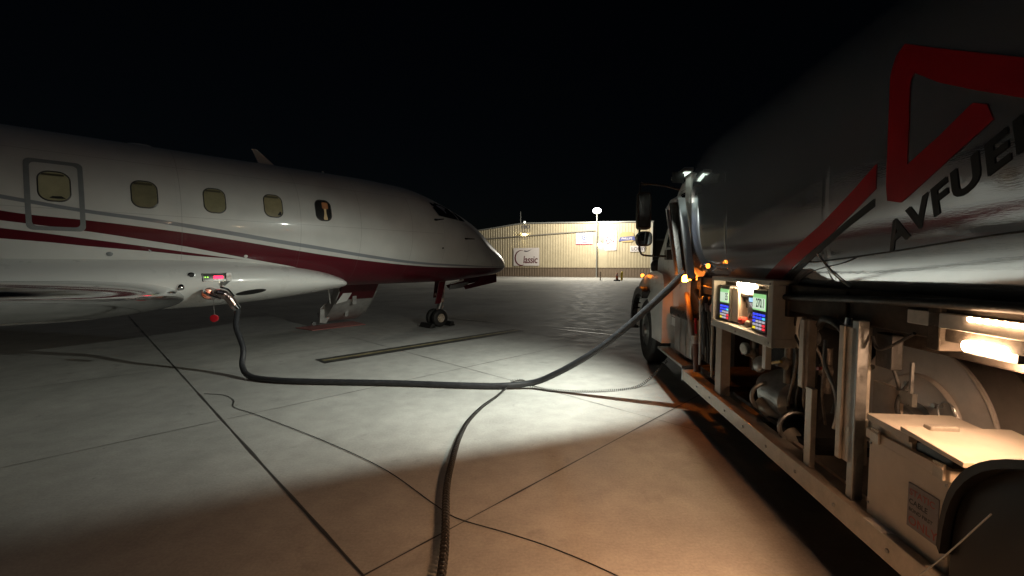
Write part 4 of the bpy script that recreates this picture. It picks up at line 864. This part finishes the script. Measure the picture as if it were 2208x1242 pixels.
# deadman coil cord
cp_ = [(-.35,1.75,.034),(-.36,2.12,.034),(-.39,2.43,.034),(-.46,2.94,.034),(-.48,3.37,.034),(-.48,3.82,.032),(-.44,4.26,.028),(-.33,4.71,.02),(-.19,5.07,.02),(-.08,5.34,.05),(-.03,5.43,.095)]
cc = helix([(a, b, c*.8) for a, b, c in cp_], lambda t: (.020 if t < .45 else .020-.012*(t-.45)/.55), .0065, .033, 6, 12)
cc.tube(spline([(-.03,5.43,.08),(.06,5.47,.10),(.14,5.48,.105),(.22,5.46,.06)], 6), .008, 8)
tag(cc.build('coiled_cord', M['rubber'], None, smooth=True), 'black coiled deadman cord stretching from the bottom of the picture to the fuel hose', 'cord')
cc2 = helix([(-.02,5.44,.10),(.10,5.49,.10),(.24,5.44,.04),(.56,5.30,.02),(1.14,5.30,.02),(1.66,5.50,.03),(2.1,5.75,.3)], .016, .004, .03, 5, 8)
tag(cc2.build('coiled_cord', M['rubber'], None, smooth=True), 'thin coiled cord on the ground between the fuel hose and the truck front wheel', 'cord')
bc = spline([(-3.80,5.22,.006),(-3.53,5.17,.006),(-3.28,4.98,.006),(-3.10,4.72,.006),(-2.68,4.46,.006),(-1.68,3.79,.006),(-1.0,3.27,.006),(-.54,2.80,.006),(-.35,2.62,.007),(-.01,2.46,.006),(.25,2.32,.006),(.56,2.10,.006),(1.0,1.7,.006)], 8)
tag(MB().tube(bc, .0032, 6).build('bonding_cable', M['rubber'], None, smooth=True), 'thin dark wavy bonding cable lying on the concrete crossing the slab joints', 'cable')
b2_ = [tw(1.40,1.48,.80), tw(1.36,1.60,.56), tw(1.30,1.72,.33), tw(1.22,1.80,.12), tw(1.15,1.78,.006), tw(.9,1.5,.006)]
tag(MB().tube(spline(b2_, 8), .0025, 6).build('bonding_cable', M['steel'], None, smooth=True), 'taut thin wire hanging from the black mudguard past the cream cabinet to the ground', 'cable')

# ================================================================== HANGAR
A0 = Vector((-1.8, 57.1, 0)); WD = Vector((16.7, -5.9, 0)).normalized(); BK = Vector((-WD.y, WD.x, 0))
hang = empty('hangar', A0, atan2(WD.y, WD.x), 'beige corrugated metal hangar with brown base wall behind the jet nose, floodlit at night', 'building')
M['hwall'] = mat('beige_sheet_metal', (.46,.39,.26), .5, noise=.08, nscale=1.2, rvar=.1); M['hbase'] = mat('brown_sheet_metal', (.17,.125,.085), .55, noise=.12, nscale=1.5)
M['htrim'] = mat('pale_trim', (.48,.46,.40), .45, noise=.1); M['hroof'] = mat('roof_metal', (.30,.30,.28), .4, .4, noise=.1)
def ztop(w): return 6.81-.12*(3.56-w) if w < 3.56 else 6.81-.019*(w-3.56)
def corr(w0, w1, zb, ztf, y0, d=.035, p=.34, m=None, nm='wall', par=hang):
    xs_ = []; w = w0
    while w < w1-.01:
        xs_ += [(w, 0), (min(w+p*.45,w1), 0), (min(w+p*.55,w1), -d), (min(w+p*.9,w1), -d)]; w += p
    xs_.append((w1, 0)); vs_ = []
    for x_, y_ in xs_:
        vs_ += [(x_, y0+y_, zb), (x_, y0+y_, ztf(x_))]
    return MB().add(vs_, [(2*i, 2*i+2, 2*i+3, 2*i+1) for i in range(len(xs_)-1) if xs_[i+1][0]-xs_[i][0] > 1e-4]).build(nm, m, par)
corr(-22, 12.9, 1.16, ztop, 0, m=M['hwall']); corr(14.3, 19.2, 1.16, ztop, 0, m=M['hwall'])
MB().box((12.9,-.06,1.16),(14.3,.02,ztop(13.6))).build('flat_panel', M['hwall'], hang)
corr(-22, 19.2, 0, lambda x: 1.16, -.06, m=M['hbase'], nm='base_wall')
MB().box((-22,-.13,1.13),(19.3,.0,1.20)).build('base_trim', M['hbase'], hang)
MB().box((19.2,-.12,0),(19.42,.2,6.55)).build('corner_trim', M['htrim'], hang)
rf = MB()
for a_, b_ in (((-22, ztop(-22)), (3.56, 6.81)), ((3.56, 6.81), (19.5, ztop(19.5)))): rf.add([(a_[0],-.3,a_[1]+.02),(b_[0],-.3,b_[1]+.02),(b_[0],30,b_[1]+.02),(a_[0],30,a_[1]+.02),(a_[0],-.3,a_[1]+.16),(b_[0],-.3,b_[1]+.16),(b_[0],30,b_[1]+.16),(a_[0],30,a_[1]+.16)], [(0,1,5,4),(4,5,6,7),(3,2,1,0),(1,2,6,5),(2,3,7,6),(3,0,4,7)])
rf.build('roof', M['hroof'], hang)
MB().box((19.3,.2,0),(19.4,30,6.4)).build('side_wall', M['hbase'], hang); MB().box((-22.1,0,0),(-22,30,3.6)).build('side_wall', M['hwall'], hang); MB().box((-22,29.9,0),(19.4,30,3.6)).build('rear_wall', M['hwall'], hang)
MB().bar((-4,-.12,4.86),(12.8,-.16,5.73),.16,.13).build('sloping_bar', mat('grey_bar',(.20,.18,.15),.6,noise=.1), hang)  # dark grey bar rising to the right across the wall
dg = mat('faded_sign_text', (.16,.15,.16), .6)
flat_text('FBO', lambda x, y: (3.28+x, -.075, 6.22+y), 'lettering', dg, hang, size=.62, bold=.015)
MB().box((3.4,-.5,5.55),(3.9,-.05,5.66)).build('gable_lamp', M['hroof'], hang); MB().box((3.5,-.42,5.50),(3.8,-.12,5.548)).build('lamp_lens', mat('gable_lens',(1,.9,.6),.3,emit=(1.,.85,.5),es=12), hang)
MB().lathe((3.75,-.35,6.98),(0,0,1),[(-.1,.05),(0,.13),(.1,.1),(.14,.02)],14).build('ridge_beacon', mat('beacon_lens',(1,1,.9),.3,emit=(1,1,.85),es=3), hang)
MB().tube([(2.93,.5,6.8),(2.93,.5,8.5)], [.05,.02], 8).build('roof_antenna', M['hroof'], hang)
MB().box((13.0,-.10,1.2),(14.2,-.062,3.4)).build('door', M['hwall'], hang)
MB().box((13.1,-.35,4.15),(13.55,-.06,4.55)).build('wall_pack', M['hroof'], hang); MB().box((13.12,-.36,4.05),(13.53,-.12,4.145)).build('wall_pack_lens', mat('wallpack_lens',(1,.95,.8),.3,emit=(1.,.9,.6),es=12), hang)
def hp_(w, y, z): return A0+WD*w+BK*y+Vector((0,0,z))
def lamp(name, loc, e, col, r, kind='POINT', tgt=None, size=120):
    l_ = bpy.data.lights.new(name, kind); l_.energy = e; l_.color = col; l_.shadow_soft_size = r
    o_ = bpy.data.objects.new(name, l_); COL.objects.link(o_); o_.location = loc
    if kind == 'SPOT': l_.spot_size = radians(size); l_.spot_blend = .6; o_.rotation_euler = (tgt-loc).to_track_quat('-Z','Y').to_euler()
    return o_
lamp('gable_light', hp_(3.65,-.27,5.42), 60, (1,.85,.5), .1)
lamp('wall_pack_light', hp_(13.35,-.40,4.0), P_DOOR, (1,.93,.7), .1)
# signs: boards on the wall
M['signwhite'] = mat('sign_white', (.62,.57,.55), .5, noise=.05); M['signblue'] = mat('sign_blue', (.08,.09,.25), .5); M['signtext'] = mat('sign_text_maroon', (.10,.015,.025), .5)
M['signgrey'] = mat('sign_text_grey', (.10,.09,.10), .5); M['signred'] = mat('sign_pinkred', (.60,.05,.10), .5); M['banner'] = mat('banner_pale_blue', (.50,.52,.62), .6, noise=.08); M['ochre'] = mat('ochre_sign', (.46,.34,.14), .5, noise=.1)
def sign(name, w, z, sw_, sh, label, m, rnd=.04):
    o_ = empty(name, hp_(w, -.12, z), atan2(WD.y, WD.x), label, 'sign')
    MB().prism(rr(0,0,sw_,sh,rnd,4), lambda x, y: (x, 0, y), lambda x, y: (x, .05, y)).build('board', m, o_); return o_
def arcband(c, R0, R1, a0, a1, y, n=30, ctr2=None):
    mb_ = MB(); c2 = ctr2 or c; vs_ = []
    for k in range(n+1):
        a_ = radians(a0+(a1-a0)*k/n); vs_ += [(c[0]+R0*cos(a_), y, c[1]+R0*1.15*sin(a_)), (c2[0]+R1*cos(a_), y, c2[1]+R1*1.15*sin(a_))]
    return mb_.add(vs_, [(2*i, 2*i+1, 2*i+3, 2*i+2) for i in range(n)])
s1_ = sign('wall_sign', 3.9, 2.57, 3.47, 2.30, 'white board with maroon word Classic and a swooping C on the beige hangar', M['signwhite'], .02)
arcband((-.72,-.15), .88, .80, 62, 290, -.004, 40, (-.62,-.12)).build('swoosh_letter', M['signtext'], s1_)
flat_text('lassic', lambda x, y: (-.44+x*.78, -.004, -.80+y), 'lettering', M['signtext'], s1_, size=1.32, bold=.02, shear=.12, space=.93)
MB().add([(-.30,-.004,.68),(-.22,-.004,.88),(-.05,-.004,.78),(.25,-.004,.80),(.75,-.004,.98),(.35,-.004,.72),(0,-.004,.62)], [(0,1,2,6),(2,3,5,6),(3,4,5)]).build('plane_mark', M['signgrey'], s1_)
s2_ = sign('banner', 11.4, 4.78, 2.05, 1.42, 'pale banner with a small blue round seal hanging on the hangar wall', M['banner'], .02)
MB().lathe((0,-.002,.12),(0,-1,0),[(0,.30),(.004,.30)],28).build('seal', M['signblue'], s2_); MB().lathe((0,-.007,.12),(0,-1,0),[(0,.2),(.003,.2)],28).build('seal_centre', M['banner'], s2_)
MB().prism([(-.07,.02),(.07,.02),(.1,.2),(0,.26),(-.1,.2)], lambda x, z: (x,-.012,z), lambda x, z: (x,-.014,z)).build('seal_emblem', M['signblue'], s2_)
for sd in (-1,1): MB().add([(sd*.34,-.003,.10),(sd*.9,-.003,.42),(sd*.86,-.003,.30),(sd*.36,-.003,.0)], [(0,1,2,3)]).build('wing_mark', mat('seal_wing',(.36,.38,.5),.6) if sd < 0 else bpy.data.materials['seal_wing'], s2_)
MB().box((-1.0,-.004,-.72),(1.0,.0,-.66)).build('banner_hem', M['signred'], s2_); MB().box((-.35,-.004,-.55),(.35,-.001,-.47)).build('banner_caption', M['signred'], s2_)
for k in range(11): MB().box((-1.0+.2*k-.02,-.03,.70),(-1.0+.2*k+.02,0,.82)).build('banner_tie', M['signgrey'], s2_)
s3_ = sign('wall_sign', 14.58, 4.46, 1.45, 2.38, 'tall white rounded sign with a thin red angular emblem beside the floodlight pole', M['signwhite'], .1)
mb = MB()
for p_, q_ in (((.45,.75),(.38,-.15)),((.38,-.15),(-.45,.45)),((-.45,.45),(-.42,-.45)),((-.42,-.45),(.05,-.12)),((-.62,-.1),(-.42,.08))): mb.bar((p_[0],-.006,p_[1]),(q_[0],-.006,q_[1]),.008,.09)
mb.build('emblem', M['signred'], s3_)
s4_ = sign('wall_sign', 16.5, 4.85, 1.6, 1.2, 'ochre and dark blue pointed sign with pale lettering above the lobby sign', M['ochre'], .3)
MB().add([(-1.0,-.008,-.5),(-.75,-.008,.02),(.85,-.008,.10),(.95,-.008,-.4),(.6,-.008,-.36)], [(0,1,2,3,4)]).build('blue_band', M['signblue'], s4_)
flat_text('PHILLIPS', lambda x, y: (-.65+x, -.012, -.28+y), 'lettering', M['signwhite'], s4_, size=.34, bold=.006, shear=.1)
s5_ = sign('wall_sign', 17.7, 3.45, 1.65, .72, 'small white sign reading LOBBY low on the hangar wall beside the truck mirror', M['signwhite'], .02)
flat_text('LOBBY', lambda x, y: (-.68+x, -.004, -.2+y), 'lettering', M['signgrey'], s5_, size=.55, bold=.012)
# floodlight pole
fl = empty('floodlight_pole', hp_(13.05,-1.0,0), atan2(WD.y, WD.x), 'tall pole with a glaring white floodlight in front of the hangar', 'light pole')
MB().tube([(0,0,.004),(0,0,7.6)], [.07,.05], 14).build('pole', M['hroof'], fl, smooth=True); MB().box((-.2,-.2,.004),(.2,.2,.06)).build('base_plate', M['htrim'], fl)
MB().lathe((0,0,7.55),(0,0,1),[(0,.1),(.1,.2),(.14,.2),(.15,.1)],20).build('lamp_head', M['hroof'], fl, smooth=True)
MB().lathe((0,0,7.72),(0,0,1),[(0,.15),(.05,.40),(.25,.52),(.45,.46),(.62,.22),(.65,.02)],24).build('lamp_globe', mat('flood_globe',(1,1,1),.3,emit=(.95,.95,1.),es=8), fl, smooth=True)
lamp('floodlight', hp_(13.05,-5.5,7.7), P_HANGAR*1.15, (1.,.94,.80), .3)
# bollards and cone by the hangar
def post(x, y, h, r, col, lab, nm='bollard', cat='bollard', grp='bollards in front of the hangar', base=False):
    o_ = empty(nm, (x, y, 0), 0, lab, cat, grp); m_ = mat(nm+'_paint', col, .5, noise=.2, nscale=6)
    if base:
        MB().lathe((0,0,.004),(0,0,1),[(0,.32),(.12,.30),(.14,.1)],20).build('rubber_base', M['rubber'], o_); MB().lathe((0,0,.14),(0,0,1),[(0,.13),(h-.2,.08),(h-.14,.02)],18).build('post', m_, o_, smooth=True)
        MB().lathe((0,0,.5),(0,0,1),[(0,.125),(.12,.12)],18).build('reflective_band', M['signwhite'], o_)
    else:
        MB().lathe((0,0,.004),(0,0,1),[(0,r),(h-.05,r),(h,r*.5)],16).build('post', m_, o_, smooth=True); MB().lathe((0,0,h*.75),(0,0,1),[(0,r*1.05),(.1,r*1.05)],16).build('band', m_, o_)
post(8.85, 43, .85, .06, (.42,.30,.22), 'pale thin post standing alone left of the orange marker'); post(10.15, 41.5, .78, .1, (.55,.10,.03), 'orange traffic marker with dark base between the posts', 'traffic_marker', 'traffic marker', 'bollards in front of the hangar', True)
post(10.75, 42.2, .80, .08, (.55,.40,.03), 'yellow bollard nearer to the orange marker'); post(11.15, 43.5, .88, .08, (.60,.45,.03), 'yellow bollard farther from the orange marker')
# annex and distant lamp beyond the hangar corner
ax = empty('annex_building', (22, 66, 0), 0, 'dark low building beyond the right corner of the hangar', 'building')
MB().box((0,0,0),(26,10,5.2)).build('wall', M['hbase'], ax); MB().box((-.3,-.3,5.2),(26.3,10.3,5.5)).build('roof', M['hroof'], ax)
dl = empty('street_lamp', (19.6, 64, 0), 0, 'distant street lamp with a tiny light above the hangar roof', 'street lamp')
MB().tube([(0,0,0),(0,0,9.1)], [.09,.05], 10).build('pole', M['hroof'], dl); MB().lathe((0,0,9.1),(0,0,1),[(0,.05),(.1,.12),(.2,.05)],12).build('lamp_head', mat('far_lamp',(1,1,1),.3,emit=(.8,1,.8),es=12), dl)
